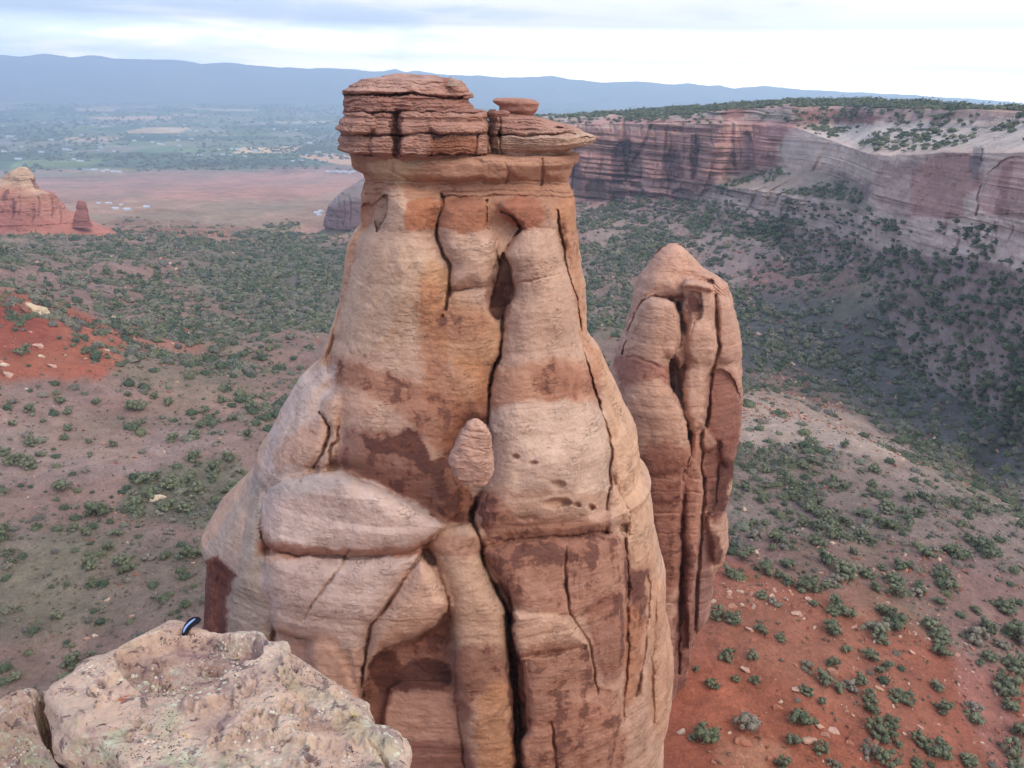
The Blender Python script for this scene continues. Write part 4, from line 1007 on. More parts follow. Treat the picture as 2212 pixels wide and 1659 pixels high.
def build_mesa():
    X = [1000, 1100, 1180, 1255, 1320, 1400, 1493, 1560, 1600, 1683, 1720, 1775, 1850, 1880, 1960, 2040, 2125, 2212, 2330, 2450]
    D = [900, 760, 700, 670, 655, 635, 612, 590, 576, 545, 530, 508, 470, 450, 425, 400, 375, 350, 325, 300]
    foot = [520, 495, 475, 462, 456, 452, 455, 462, 470, 492, 502, 520, 545, 548, 556, 560, 575, 596, 620, 640]
    r1 = [505, 480, 463, 447, 440, 433, 434, 440, 446, 466, 478, 500, 528, 532, 540, 540, 556, 572, 590, 610]      # top of lower ledges' foot
    r2 = [500, 470, 455, 436, 430, 424, 415, 404, 405, 420, 425, 434, 445, 468, 470, 475, 475, 480, 500, 520]      # lip of the bench
    r3 = [498, 466, 452, 434, 427, 421, 412, 398, 388, 362, 362, 372, 398, 440, 463, 465, 462, 462, 480, 500]      # back of the bench
    r4 = [296, 285, 276, 268, 268, 268, 268, 267, 266, 270, 276, 296, 322, 334, 336, 330, 332, 330, 345, 360]      # top of the main cliff
    r5 = [288, 276, 268, 263, 263, 263, 262, 261, 260, 264, 268, 273, 274, 275, 276, 276, 277, 278, 282, 290]      # foot of the upper ledges
    r6 = [280, 266, 258, 254, 252, 250, 246, 240, 236, 234, 232, 231, 232, 232, 234, 238, 243, 250, 258, 266]      # top of the upper ledges
    r7 = [272, 260, 252, 247, 243, 239, 234, 229, 226, 222, 219, 216, 217, 218, 221, 226, 232, 239, 250, 260]      # skyline
    m = {k: np.array(v, float) for k, v in dict(X=X, D=D, foot=foot, r1=r1, r2=r2, r3=r3, r4=r4, r5=r5, r6=r6, r7=r7).items()}
    nx = 1300; xs = np.linspace(1000, 2450, nx); g = lambda k: np.interp(xs, m['X'], m[k])

    def sm(a, k=12): return np.convolve(np.pad(a, k, 'edge'), np.ones(2 * k + 1) / (2 * k + 1), 'valid')
    Db = sm(g('D'))
    bowl = sstep(1540, 1640, xs) * (1 - sstep(1790, 1900, xs)); rt = sstep(1700, 1860, xs)
    dist = [Db * .93, Db, Db * (1.01 + .01 * rt), Db * (1.012 + .085 * bowl + .008 * rt), Db * (1.03 + .085 * bowl + .03 * rt), Db * (1.045 + .085 * bowl + .17 * rt),
            Db * (1.07 + .085 * bowl + .20 * rt), Db * (1.24 + .085 * bowl + .2 * rt), Db * (1.6 + .2 * rt)]
    rows = [g('foot') + 26, sm(g('r1')), sm(g('r2'), 6), sm(g('r3'), 6), sm(g('r4'), 6), sm(g('r5')), sm(g('r6')), sm(g('r7')), None]
    Q = []
    for k, (d, y) in enumerate(zip(dist, rows)):
        if y is None:
            p = Q[-1] * 1.0; s = d / np.hypot(p[:, 0], p[:, 1]); p = np.stack([p[:, 0] * s, p[:, 1] * s, p[:, 2] - 25], -1)
        else: p = at_d(xs, y, d)
        Q.append(p)
    Q[0][:, 2] = height(Q[0][:, 0], Q[0][:, 1]) - 4
    cnt = [70, 60, 40, 160, 60, 40, 30, 8]
    R_, tag_ = [], []
    for k, n in enumerate(cnt):
        t = np.linspace(0, 1, n, endpoint=False)
        for a in t: R_.append(Q[k] * (1 - a) + Q[k + 1] * a); tag_.append(k + a)
    R_.append(Q[-1]); tag_.append(8.0)
    P = np.array(R_); K = np.array(tag_)[:, None] * np.ones(nx)[None]
    ch = Chart(1000, 190, 2460, 680, (146, 120, 114), var=.3, h0=0, step=1.5)
    A = ch.paint
    A([(1000, 255), (2460, 200), (2460, 290), (1770, 274), (1590, 264), (1250, 266), (1000, 290)], (164, 136, 126), .9, 4, .3)
    A([(1180, 244), (1300, 246), (1450, 240), (1560, 246), (1560, 256), (1250, 262), (1180, 262)], (176, 160, 146), .8, 4, .1)
    A([(1700, 246), (1850, 240), (1900, 258), (1880, 266), (1730, 262)], (132, 84, 78), .8, 4, .4)
    A([(1560, 240), (1590, 230), (1610, 240), (1600, 258), (1565, 260)], (132, 84, 74), .8, 4, .4)
    A([(1620, 240), (1700, 240), (1720, 262), (1640, 262)], (176, 160, 146), .7, 4, .1)
    A([(1240, 264), (1600, 262), (1720, 268), (1740, 300), (1700, 380), (1560, 400), (1500, 420), (1240, 440)], (184, 136, 126), .95, 5, .4)
    for y in (290, 312, 318, 345, 372): A([(1250, y), (1400, y - 2), (1560, y), (1560, y + 6), (1400, y + 6), (1250, y + 8)], (176, 136, 116), .55, 3, .2)
    A([(1260, 268), (1580, 266), (1580, 276), (1260, 280)], (176, 148, 132), .7, 3, .15)
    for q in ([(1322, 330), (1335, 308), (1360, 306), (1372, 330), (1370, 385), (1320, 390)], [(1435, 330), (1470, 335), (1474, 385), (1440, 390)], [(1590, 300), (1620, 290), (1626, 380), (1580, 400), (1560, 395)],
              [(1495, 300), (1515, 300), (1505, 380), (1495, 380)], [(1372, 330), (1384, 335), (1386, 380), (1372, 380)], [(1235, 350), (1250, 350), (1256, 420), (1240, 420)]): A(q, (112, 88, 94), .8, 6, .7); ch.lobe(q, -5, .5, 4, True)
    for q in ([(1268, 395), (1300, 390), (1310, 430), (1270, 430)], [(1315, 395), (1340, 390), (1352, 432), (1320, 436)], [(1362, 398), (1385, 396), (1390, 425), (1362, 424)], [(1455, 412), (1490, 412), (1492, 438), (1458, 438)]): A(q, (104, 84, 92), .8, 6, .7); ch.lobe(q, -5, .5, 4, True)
    A([(1250, 392), (1560, 396), (1540, 440), (1250, 452)], (148, 122, 116), .45, 5, .3)
    # pale slickrock on the right
    A([(1720, 276), (1850, 272), (2460, 276), (2460, 640), (2212, 580), (1950, 545), (1860, 530), (1700, 480), (1560, 440), (1560, 410), (1700, 420), (1850, 445), (1880, 400), (1800, 370), (1690, 360), (1690, 300)], (208, 180, 164), .95, 7, .08)
    A([(1780, 272), (2460, 276), (2460, 312), (2000, 320), (1780, 300)], (190, 178, 168), .7, 12, .03)
    A([(1540, 395), (1680, 358), (1800, 372), (1880, 440), (1870, 460), (1700, 425), (1560, 420)], (156, 138, 124), .9, 8, .1)
    A([(1500, 440), (1600, 410), (1800, 440), (1860, 500), (1850, 530), (1700, 480), (1560, 450)], (188, 162, 152), .7, 8, .2)
    A([(1880, 400), (1900, 370), (1960, 345), (2010, 342), (2010, 420), (2000, 465), (1960, 470), (1900, 440)], (186, 150, 140), .7, 10, .15)
    A([(1965, 400), (2015, 340), (2115, 335), (2118, 400), (2085, 430), (2080, 464), (1980, 468)], (188, 138, 126), .85, 6, .2)
    A([(2128, 460), (2130, 390), (2160, 350), (2190, 338), (2225, 345), (2300, 360), (2320, 470)], (192, 146, 134), .85, 6, .15)
    A([(2160, 370), (2185, 350), (2175, 460), (2150, 460)], (136, 88, 84), .5, 4, .4)
    A([(2100, 322), (2122, 324), (2116, 380), (2100, 380)], (112, 104, 110), .7, 4, .3)
    A([(1740, 505), (1850, 518), (1880, 535), (1800, 540)], (140, 96, 90), .5, 8, .3)
    A([(1690, 300), (1760, 300), (1790, 330), (1700, 350)], (184, 164, 154), .6, 8, .2)
    ch.crack([(2122, 322), (2118, 400), (2110, 465)], 3, 7); ch.crack([(2005, 345), (1990, 400), (1985, 465)], 3, 4); ch.crack([(2060, 400), (2090, 400), (2085, 460)], 3, 3)
    for x, ya, yb in ((1905, 380, 470), (1938, 340, 420), (1962, 350, 480), (1890, 470, 530), (1930, 490, 540), (1985, 480, 535), (2040, 470, 530), (2070, 490, 540), (2150, 480, 560), (2185, 470, 520), (1760, 440, 500), (1700, 430, 475), (1640, 420, 450), (1800, 460, 520)): ch.crack([(x, ya), (x + 4, (ya + yb) / 2), (x - 3, yb)], 2.2, 3.5)
    ch.lobe([(2128, 460), (2130, 390), (2160, 350), (2190, 338), (2225, 345), (2300, 360), (2320, 470)], -2.5, 1, 10, True)
    ch.lobe([(1965, 420), (2015, 345), (2115, 340), (2118, 400), (2085, 430), (2080, 464), (1980, 468)], -2.0, .8, 10, True); ch.soften(2, -.6, .2)
    for x in range(1265, 1700, 30): ch.crack([(x, 268), (x + 5, 330), (x - 3, 400), (x + 2, 434)], 2.5, 3.5 if x < 1560 else 2)
    n = fbm(P, .02, 5, 101, gain=.62) * 9 * np.clip(K, 0, 1) * (K < 7.9)
    zw = P[..., 2] + fbm(P, .01, 2, 103) * 2.5
    st = vnoise(zw * .34, P[..., 0] * .006, P[..., 1] * .006, 104); st2 = vnoise(zw * .9, P[..., 0] * .012, P[..., 1] * .012, 105)
    cl = np.interp(K, [0, .8, 1, 2, 2.3, 2.9, 3, 4, 4.3, 5, 6, 6.3, 7, 8], [0, .6, .8, 1, .4, .4, 1, 1, .6, .8, 1, .6, .2, 0])
    sc_ = (np.arctan2(P[..., 0], P[..., 1]) * 560 + fbm(P, .03, 2, 110) * 5); band = np.floor(zw * .16 + .5)
    ci_ = np.floor(sc_ / 9 + RT[(band.astype(int) * 37) & 65535] * 9).astype(int)
    blk = (RT[((ci_ * 7919) ^ (band.astype(int) * 104729)) & 65535] - .5) * 2.6
    brk = .25 + 1.3 * sstep(-.25, .3, fbm(P, .035, 3, 111)); n = n + cl * brk * ((sstep(.42, .54, st) - .5) * 4.2 + (sstep(.38, .62, st2) - .5) * 1.8 + blk) * (.8 - .5 * rt[None])
    gully = np.abs(fbm(P * np.array([1, 1, .15]), .03, 3, 106)); n = n - cl * 5 * (1 - sstep(0, .10, gully)) * (K > 1) * (K < 5) * (1 - .8 * rt[None])
    d = P / np.linalg.norm(P, axis=-1, keepdims=True)
    hz = d * np.array([1, 1, 0]); hz /= np.linalg.norm(hz, axis=-1, keepdims=True)
    wv = np.where(K > 6, 0, 1)
    P2 = P - hz * (n * wv)[..., None]
    P2[..., 2] += np.where(K > 5.5, fbm(P, .03, 4, 107) * 2.2 * np.clip((8 - K), 0, 1), 0)
    px, py = proj(P2); hg, C, V = ch.sample(px, py)
    P2 = P2 - d * (hg * (K < 5.2))[..., None]
    C = C * (1 - (K < 1) * .0)[..., None]; kf = np.clip(1.15 - K, 0, 1)[..., None]; C = C * (1 - kf) + lin((152, 132, 124)) * kf
    C = C * (1 + fbm(P, .03, 4, 108, gain=.65) * .4)[..., None]
    C = C * (1 + (st - .5) * .2 * cl)[..., None] * (1 + (st2 - .5) * .2 * cl)[..., None]
    nr = len(P2)
    # solid block: back edge goes down
    back = P2[-1].copy(); back[:, 2] = -150
    V3 = np.concatenate([P2.reshape(-1, 3), back]); C3 = np.concatenate([C.reshape(-1, 3), C[-1]]); A3 = np.concatenate([V.reshape(-1), V[-1]])
    o = make_obj('mesa', V3, grid_faces(nr + 1, nx), M_FAR, None, C3, A3)
    tag(o, kind='structure')
    MESA['P'], MESA['K'] = P2, K


build_mesa()


# ------------------------------------------------------------------ far butte on the left, dome behind the spire
def build_butte():
    D0 = 640.0
    c = Chart(-260, 340, 290, 540, (184, 124, 106), var=.25, step=1)
    A = c.paint
    A([(-260, 370), (40, 355), (75, 384), (88, 408), (100, 424), (60, 425), (0, 408), (-260, 420)], (206, 172, 142), .95, 4, .05)
    A([(0, 400), (100, 420), (110, 440), (0, 428)], (186, 130, 104), .7, 4, .1)
    A([(-260, 450), (60, 455), (50, 500), (-260, 510)], (150, 92, 82), .7, 5, .5)
    A([(50, 470), (180, 480), (270, 512), (60, 515)], (182, 116, 98), .7, 6, .05)
    for x, y_ in ((8, 415), (27, 430), (40, 420), (71, 440), (84, 424), (112, 430), (131, 446)): c.crack([(x, y_), (x + 4, y_ + 22), (x - 2, y_ + 44)], 2.0, 2.6)
    for q in ([(12, 412), (20, 414), (16, 434), (8, 430)], [(22, 428), (32, 430), (30, 456), (20, 450)], [(66, 384), (78, 388), (86, 406), (76, 402)]): A(q, (110, 64, 60), .8, 2, .6)
    L = [(44, 361), (20, 373), (0, 389), (-30, 395), (-70, 405), (-110, 425), (-140, 440), (-180, 470), (-230, 500), (-240, 520)]
    Rr = [(54, 361), (59, 364), (71, 384), (83, 408), (100, 413), (115, 416), (128, 432), (142, 446), (158, 456), (190, 473), (210, 484), (236, 496), (252, 506), (262, 520)]
    v, f, C, V = rock_body(L, Rr, D0, .5, c, 200, 420, 60, 2.0, noise_amp=3.5, noise_s=.05, seed=51, strat=1.3, stratf=.22, y0=361.5, y1=520, low=-150, fine=1.2)
    root = empty('rock_butte', (at_y(60, 480, D0)[0], D0, -130)); tag(root, 'orange red crag with a pale pointed top standing far off at the left edge', 'butte')
    o = make_obj('crag', v, f, M_FAR, root, C, V); rebase(o, root)
    v, f, C, V = rock_body([(168, 434), (166, 445), (163, 458), (160, 475), (158, 490)], [(176, 433), (183, 437), (187, 450), (191, 462), (196, 478), (200, 490)], D0 - 14, .7, c, 60, 60, 20, 2.2, noise_amp=1.6, noise_s=.15, seed=52, strat=.8, stratf=.5)
    C[:] = lin((160, 104, 92)); o = make_obj('pinnacle', v, f, M_FAR, root, C, V); rebase(o, root)
    o['label'] = 'small dark red rock finger on the right shoulder'
    # dome
    c = Chart(560, 370, 900, 540, (130, 106, 108), var=.3, step=1)
    c.paint([(700, 440), (730, 410), (800, 380), (800, 420), (720, 445)], (156, 142, 136), .8, 5, .1)
    for x in (715, 728, 742, 756): c.crack([(x, 420), (x + 2, 450), (x - 2, 490)], 2, 3)
    L = [(790, 378), (768, 391), (748, 402), (729, 415), (716, 428), (707, 443), (703, 460), (704, 480), (705, 494), (690, 505), (640, 516), (600, 524), (560, 534)]
    Rr = [(800, 378), (860, 384), (900, 400), (930, 430), (940, 460), (942, 480), (944, 495), (960, 505), (990, 516), (1010, 524), (1030, 534)]
    v, f, C, V = rock_body(L, Rr, 760.0, .4, c, 160, 260, 50, 2.2, noise_amp=6, noise_s=.03, seed=53, strat=1.6, stratf=.2, low=-170, fine=1.0)
    px, py = proj(v); t = sstep(492, 500, py)[:, None]; C = C * (1 - t) + lin((112, 104, 92)) * t
    o = make_obj('rock_dome', v, f, M_FAR, None, C, V); rebase(o)
    tag(o, 'dark rounded rock dome far off, half hidden behind the left side of the tall spire', 'rock dome')


build_butte()
#@@PART4
# ------------------------------------------------------------------ vegetation and stones
rng = np.random.RandomState(5); random.seed(5)
M_JUN = leaf_mat('juniper_leaf', (100, 106, 84), (118, 120, 98))
M_SAGE = leaf_mat('sage_leaf', (122, 116, 100), (132, 122, 112))
M_BARK = flat_mat('bark', (112, 88, 74))
M_SCRUB = leaf_mat('scrub_leaf', (0, 0, 0), (0, 0, 0), attr=True)


def leaf_cloud(rs, lumps, per, leaf):
    """lumps (n,4): centre + radius. Returns triangles scattered through each lump's outer volume."""
    V = []
    for cx, cy, cz, r in lumps:
        n = int(per * (r / .4) ** 2)
        d = rs.normal(size=(n, 3)); d /= np.linalg.norm(d, axis=1, keepdims=True)
        rad = r * (.55 + .5 * rs.rand(n) ** .6)
        p = d * rad[:, None] * np.array([1, 1, .85]) + (cx, cy, cz)
        p[:, 2] = np.maximum(p[:, 2], .03)
        a = rs.normal(size=(n, 3)); a /= np.linalg.norm(a, axis=1, keepdims=True)
        b = np.cross(d, a); b /= np.linalg.norm(b, axis=1, keepdims=True) + 1e-9; s = leaf * (.6 + .8 * rs.rand(n))[:, None]
        V.append(np.stack([p + a * s, p - a * s * .5 + b * s * .8, p - a * s * .5 - b * s * .8], 1))
    V = np.concatenate(V)
    return V.reshape(-1, 3), np.arange(len(V) * 3).reshape(-1, 3)


def core_blob(rs, lumps):
    """coarse inner masses so that a crown is not see-through in its heart"""
    th = np.linspace(0, 2 * np.pi, 8)[:-1]; Vs, Fs, o = [], [], 0
    for cx, cy, cz, r in lumps:
        ph = np.array([-.9, -.3, .3, .9]); k = r * .62
        p = np.array([[math.cos(t) * math.cos(a) * k * rs.uniform(.8, 1.1) + cx, math.sin(t) * math.cos(a) * k * rs.uniform(.8, 1.1) + cy, max(math.sin(a) * k * .9 + cz, .02)] for a in ph for t in th])
        p = np.concatenate([p, [[cx, cy, max(cz - k, .02)], [cx, cy, cz + k]]])
        f = []
        for i in range(3):
            for j in range(7):
                a, b = i * 7 + j, i * 7 + (j + 1) % 7; f += [(a, b, b + 7), (a, b + 7, a + 7)]
        for j in range(7): f += [(28, (j + 1) % 7, j), (29, 21 + j, 21 + (j + 1) % 7)]
        Vs.append(p); Fs.append(np.array(f) + o); o += len(p)
    return np.concatenate(Vs), np.concatenate(Fs)


PROTO = []
for i in range(6):
    rs = np.random.RandomState(100 + i); sage = i >= 4
    n = rs.randint(9, 15)
    L_ = [(0, 0, .5, .42)]
    for k in range(n):
        a, q = rs.uniform(0, 6.28), rs.uniform(.25, .72)
        L_.append((math.cos(a) * q, math.sin(a) * q * .85, rs.uniform(.2, .85 if q < .5 else .55) * (.6 if sage else 1), rs.uniform(.2, .36)))
    v1, f1 = leaf_cloud(rs, L_, 34 if not sage else 26, .085 if not sage else .06); v2, f2 = core_blob(rs, L_)
    me_c = make_obj('crown', np.concatenate([v1, v2]), np.concatenate([f1, f2 + len(v1)]), M_SAGE if sage else M_JUN, smooth=False)
    # trunk with a few limbs
    Vt, Ft, o = [], [], 0
    stems = [((0, 0, -.12), (.04, .02, .5), .07, .04)] + [((.02, .01, .08), (math.cos(a) * .4, math.sin(a) * .4, .45), .04, .02) for a in rs.uniform(0, 6.28, 4)]
    for p0, p1, r0, r1_ in stems:
        p0, p1 = np.array(p0), np.array(p1); mid = (p0 + p1) / 2 + rs.normal(size=3) * .03
        for p, r in ((p0, r0), (mid, (r0 + r1_) / 2), (p1, r1_)):
            Vt += [(p[0] + math.cos(t) * r, p[1] + math.sin(t) * r, p[2]) for t in np.linspace(0, 2 * np.pi, 7)[:-1]]
        Ft.append(grid_faces(3, 6, True) + o); o += 18
    me_t = make_obj('trunk', np.array(Vt), np.concatenate(Ft), M_BARK)
    PROTO.append((me_c.data, me_t.data, sage))
    bpy.data.objects.remove(me_c); bpy.data.objects.remove(me_t)


def shrub(x, y, z, r, kind, label, group, hgt=1.0):
    me_c, me_t, sage = PROTO[kind]
    o = empty('juniper_bush' if not sage else 'sagebrush', (x, y, z)); o.rotation_euler[2] = random.uniform(0, 6.28)
    o.scale = (r, r * random.uniform(.85, 1.1), r * hgt * random.uniform(.85, 1.05))
    tag(o, label, 'bush', group)
    for nm, me in (('crown', me_c), ('trunk', me_t)):
        c = bpy.data.objects.new(nm, me); COL.objects.link(c); c.parent = o
    return o


# shrubs traced from the photograph: lower right (X, Y, width in an enlarged crop) and left
TR = [(450, 1290, 170, 1), (820, 1270, 170, 0), (765, 1410, 120, 0), (1300, 1340, 150, 0), (1560, 1410, 100, 0), (1700, 1440, 90, 0), (1270, 1490, 110, 1), (1900, 1275, 100, 0), (1410, 1135, 90, 0), (1470, 1145, 90, 0), (1250, 1210, 90, 0), (1240, 1140, 90, 0), (1050, 1080, 90, 0), (1660, 1075, 90, 0), (1000, 920, 90, 0), (1100, 845, 80, 0), (1300, 970, 60, 0), (1010, 700, 120, 0), (560, 720, 90, 0), (680, 770, 70, 0), (1040, 560, 110, 0), (1100, 610, 110, 0), (1010, 600, 90, 0), (1330, 600, 110, 0), (1410, 660, 150, 0), (1290, 700, 150, 1), (1320, 760, 110, 0), (1680, 760, 130, 0), (1690, 850, 120, 0), (1390, 400, 110, 0), (1400, 470, 120, 0), (1080, 350, 120, 0), (1130, 330, 120, 1), (1040, 400, 100, 1), (850, 440, 140, 0), (1690, 380, 100, 0), (1730, 440, 120, 0), (1600, 240, 110, 0), (960, 270, 130, 0), (1750, 220, 110, 0), (1830, 250, 100, 0), (2090, 570, 120, 0), (2100, 1060, 170, 0), (2180, 1350, 100, 0), (2150, 1480, 120, 0), (340, 880, 90, 0), (500, 880, 80, 0), (250, 1060, 80, 0), (855, 945, 90, 1), (1180, 1030, 100, 0), (150, 970, 50, 0), (400, 1030, 60, 0), (520, 1035, 60, 0), (840, 1100, 80, 0), (1380, 1300, 100, 0), (2130, 1200, 90, 0), (360, 360, 100, 0), (660, 140, 120, 0), (900, 150, 110, 0), (990, 110, 110, 0), (380, 640, 120, 0), (290, 620, 100, 0), (720, 410, 100, 0), (560, 500, 80, 0), (2130, 720, 150, 0), (2190, 780, 130, 1), (1900, 740, 150, 1), (1980, 700, 110, 0), (2150, 930, 150, 0), (1910, 600, 70, 0), (1680, 540, 80, 0), (1940, 930, 60, 0), (1140, 230, 60, 0), (1320, 330, 60, 0), (1490, 310, 80, 0), (2060, 800, 90, 1), (1540, 1560, 80, 0), (1860, 1560, 80, 0), (2160, 1580, 110, 0), (690, 1560, 100, 0), (940, 1470, 90, 0), (1020, 1560, 80, 1), (1420, 1440, 60, 0), (1720, 1510, 70, 0), (130, 1390, 60, 1), (640, 540, 80, 1), (450, 250, 100, 0), (590, 330, 140, 0), (740, 300, 110, 0), (520, 120, 110, 1), (1540, 480, 90, 1), (1230, 370, 90, 0), (920, 470, 60, 0), (890, 555, 70, 0)]
TL = [(210, 920, 80), (450, 1120, 60), (620, 1145, 55), (790, 1165, 65), (90, 1025, 60), (480, 1050, 70), (480, 935, 70), (1180, 870, 90), (900, 815, 60), (1080, 830, 60), (1435, 925, 80), (1200, 1120, 100), (1735, 1095, 80), (1550, 855, 80), (1750, 885, 110), (955, 1020, 60), (1005, 1005, 50), (600, 510, 70), (165, 510, 90), (900, 385, 90), (1000, 400, 60), (110, 1270, 110), (220, 1300, 110), (285, 1235, 60), (430, 1450, 130), (630, 1240, 50), (1090, 1380, 90), (950, 890, 130), (1000, 1400, 120), (1190, 1430, 150), (1050, 1500, 150), (1300, 1420, 130), (1350, 1250, 120), (1500, 1320, 120), (1600, 1250, 110), (1400, 1480, 110), (940, 1560, 130), (680, 1620, 150), (1180, 1590, 110), (1650, 1450, 110), (1300, 1600, 100), (1500, 1560, 100)]
marks = [(1450.8 + X * .34415, 1109.4 + Y * .34415, w * .34415, s) for X, Y, w, s in TR] + [(X * .3086, 597.4 + Y * .3086, w * .3086, 0) for X, Y, w in TL]


def area_name(px, py):
    if py > 1400: return 'on the bare red slope at the lower right' if px > 1300 else 'on the brushy slope above the near ledge'
    if py > 1220 and px > 1300: return 'along the upper edge of the red slope right of the spires'
    if px > 1300: return 'on the scrubby bench right of the lower spire' if py > 980 else 'on the slopes below the mesa wall'
    if py > 1150: return 'on the dark brushy slope low on the left'
    if py > 900: return 'on the bare pinkish ground left of the tall spire'
    return 'on the canyon floor left of the tall spire'


HID = [(430, 1100, 1480, 1700), (560, 800, 1400, 1700), (700, 150, 1290, 800), (1330, 520, 1605, 1300), (0, 1480, 900, 1700), (220, 1330, 700, 1700)]


def hidden(px, py):
    m = np.zeros(px.shape, bool)
    for a, b, c, d in HID: m |= (px > a) & (px < c) & (py > b) & (py < d)
    return m


nb = 0
pts = terr_hit([m[0] for m in marks], [m[1] + m[2] * .32 for m in marks])
for (mx, my, mw, s), p in zip(marks, pts):
    dist = np.linalg.norm(p); r = mw * dist / F * .72
    kind = random.choice([4, 5]) if s else random.choice([0, 1, 2, 3])
    adj = 'grey sagebrush ' if s else ('large dark juniper ' if mw > 36 else 'small round juniper ')
    lab = adj + area_name(mx, my)
    shrub(p[0], p[1], p[2] - .05 * r, r, kind, lab, ('sagebrush ' if s else 'junipers ') + area_name(mx, my)); nb += 1

# the rest, scattered by how thick the brush grows
cell = (np.gradient(gD, axis=0) * gD * np.gradient(gA, axis=1))
okm = (np.abs(gA) < .70) & (gD > 75) & (gD < 1500) & (np.hypot(gD * np.sin(gA) - 3, gD * np.cos(gA) - 64) > 24) & (np.hypot(gD * np.sin(gA) - GX[0, 0] * 0 - 21, gD * np.cos(gA) - 97) > 13)
clump = sstep(-.35, .45, fbm(GP, .06, 3, 121)) ** 1.5 * (.15 + 1.6 * sstep(-.15, .3, fbm(GP, .014, 3, 122)))
den = np.where(okm, cell * np.clip(VG, 0, 1) ** 1.25 * (.15 + 1.2 * clump) * (1 - .6 * sstep(500, 1400, gD)), 0); den = np.clip(den, 0, None)
NS = 62000
cum = np.cumsum(den.ravel()); idx = np.searchsorted(cum, rng.rand(NS) * cum[-1]); idx = np.clip(idx, 0, gD.size - 1)
ii, jj = np.unravel_index(idx, gD.shape)
dA = np.gradient(gA, axis=1)[ii, jj]; dDv = np.gradient(gD, axis=0)[ii, jj]
a_ = gA[ii, jj] + (rng.rand(NS) - .5) * dA; d_ = gD[ii, jj] + (rng.rand(NS) - .5) * dDv
sx, sy = np.sin(a_) * d_, np.cos(a_) * d_; sz = height(sx, sy)
sr = (.65 + 2.0 * rng.rand(NS) ** 2.0) * (1 + .25 * sstep(200, 450, d_))
spx, spy = proj(np.stack([sx, sy, sz], -1))
mk = np.array([(m[0], m[1]) for m in marks])
# trees and brush on the mesa and its benches
MP, MK = MESA['P'], MESA['K']
mi = np.where(((MK > 6.0) & (MK < 7.85)) | ((MK > 2.05) & (MK < 2.95)) | ((MK > 4.1) & (MK < 4.9)) | (MK < 1.9) | ((MK > 5.05) & (MK < 6)))
wgt = np.where(MK[mi] > 6, 1.3, np.where(MK[mi] > 5, .45, np.where(MK[mi] > 4, .28, np.where(MK[mi] > 2, .8, np.where(MK[mi] > .95, .7, 1.3)))))
mx_ = proj(MP[mi])[0]
wgt = np.where((MK[mi] > 2) & (MK[mi] < 3) & ((mx_ < 1530) | (mx_ > 1885)), .0, wgt)
wgt = wgt * np.maximum(sstep(-.3, .4, fbm(MP[mi], .03, 3, 131)), np.where(MK[mi] < 1, .35, 0))
wgt = wgt * np.linalg.norm(MP[mi] - MP[np.minimum(mi[0] + 1, MP.shape[0] - 1), mi[1]], axis=1) 
cm = np.cumsum(wgt); NM = 19000; q = np.searchsorted(cm, rng.rand(NM) * cm[-1]); q = np.clip(q, 0, len(cm) - 1)
tj = rng.rand(NM, 1); mp = MP[mi[0][q], mi[1][q]] * (1 - tj) + MP[np.minimum(mi[0][q] + 1, MP.shape[0] - 1), mi[1][q]] * tj + rng.normal(size=(NM, 3)) * np.array([1.0, 1.0, .05])
mr = (1.0 + 1.4 * rng.rand(NM)) * np.where(MK[mi][q] > 6, 1.2, 1.0)
# the biggest of the scattered ones in view become bushes of their own
pxsize = sr * F / np.hypot(np.hypot(sx, sy), sz)
pxsize = np.where((spx < 5) | (spx > 2207) | (spy > 1650) | hidden(spx, spy), 0, pxsize)
order = np.argsort(-pxsize)
take = order[:300 - nb]; nt_ = np.ones(NS, bool)
for k in take:
    nt_[k] = False
    s = random.random() < .25; kind = random.choice([4, 5]) if s else random.choice([0, 1, 2, 3])
    lab = ('low sagebrush ' if s else 'olive juniper ') + area_name(spx[k], spy[k])
    shrub(sx[k], sy[k], sz[k] - .05, sr[k] * (.8 if s else 1), kind, lab, ('sagebrush ' if s else 'junipers ') + area_name(spx[k], spy[k]))


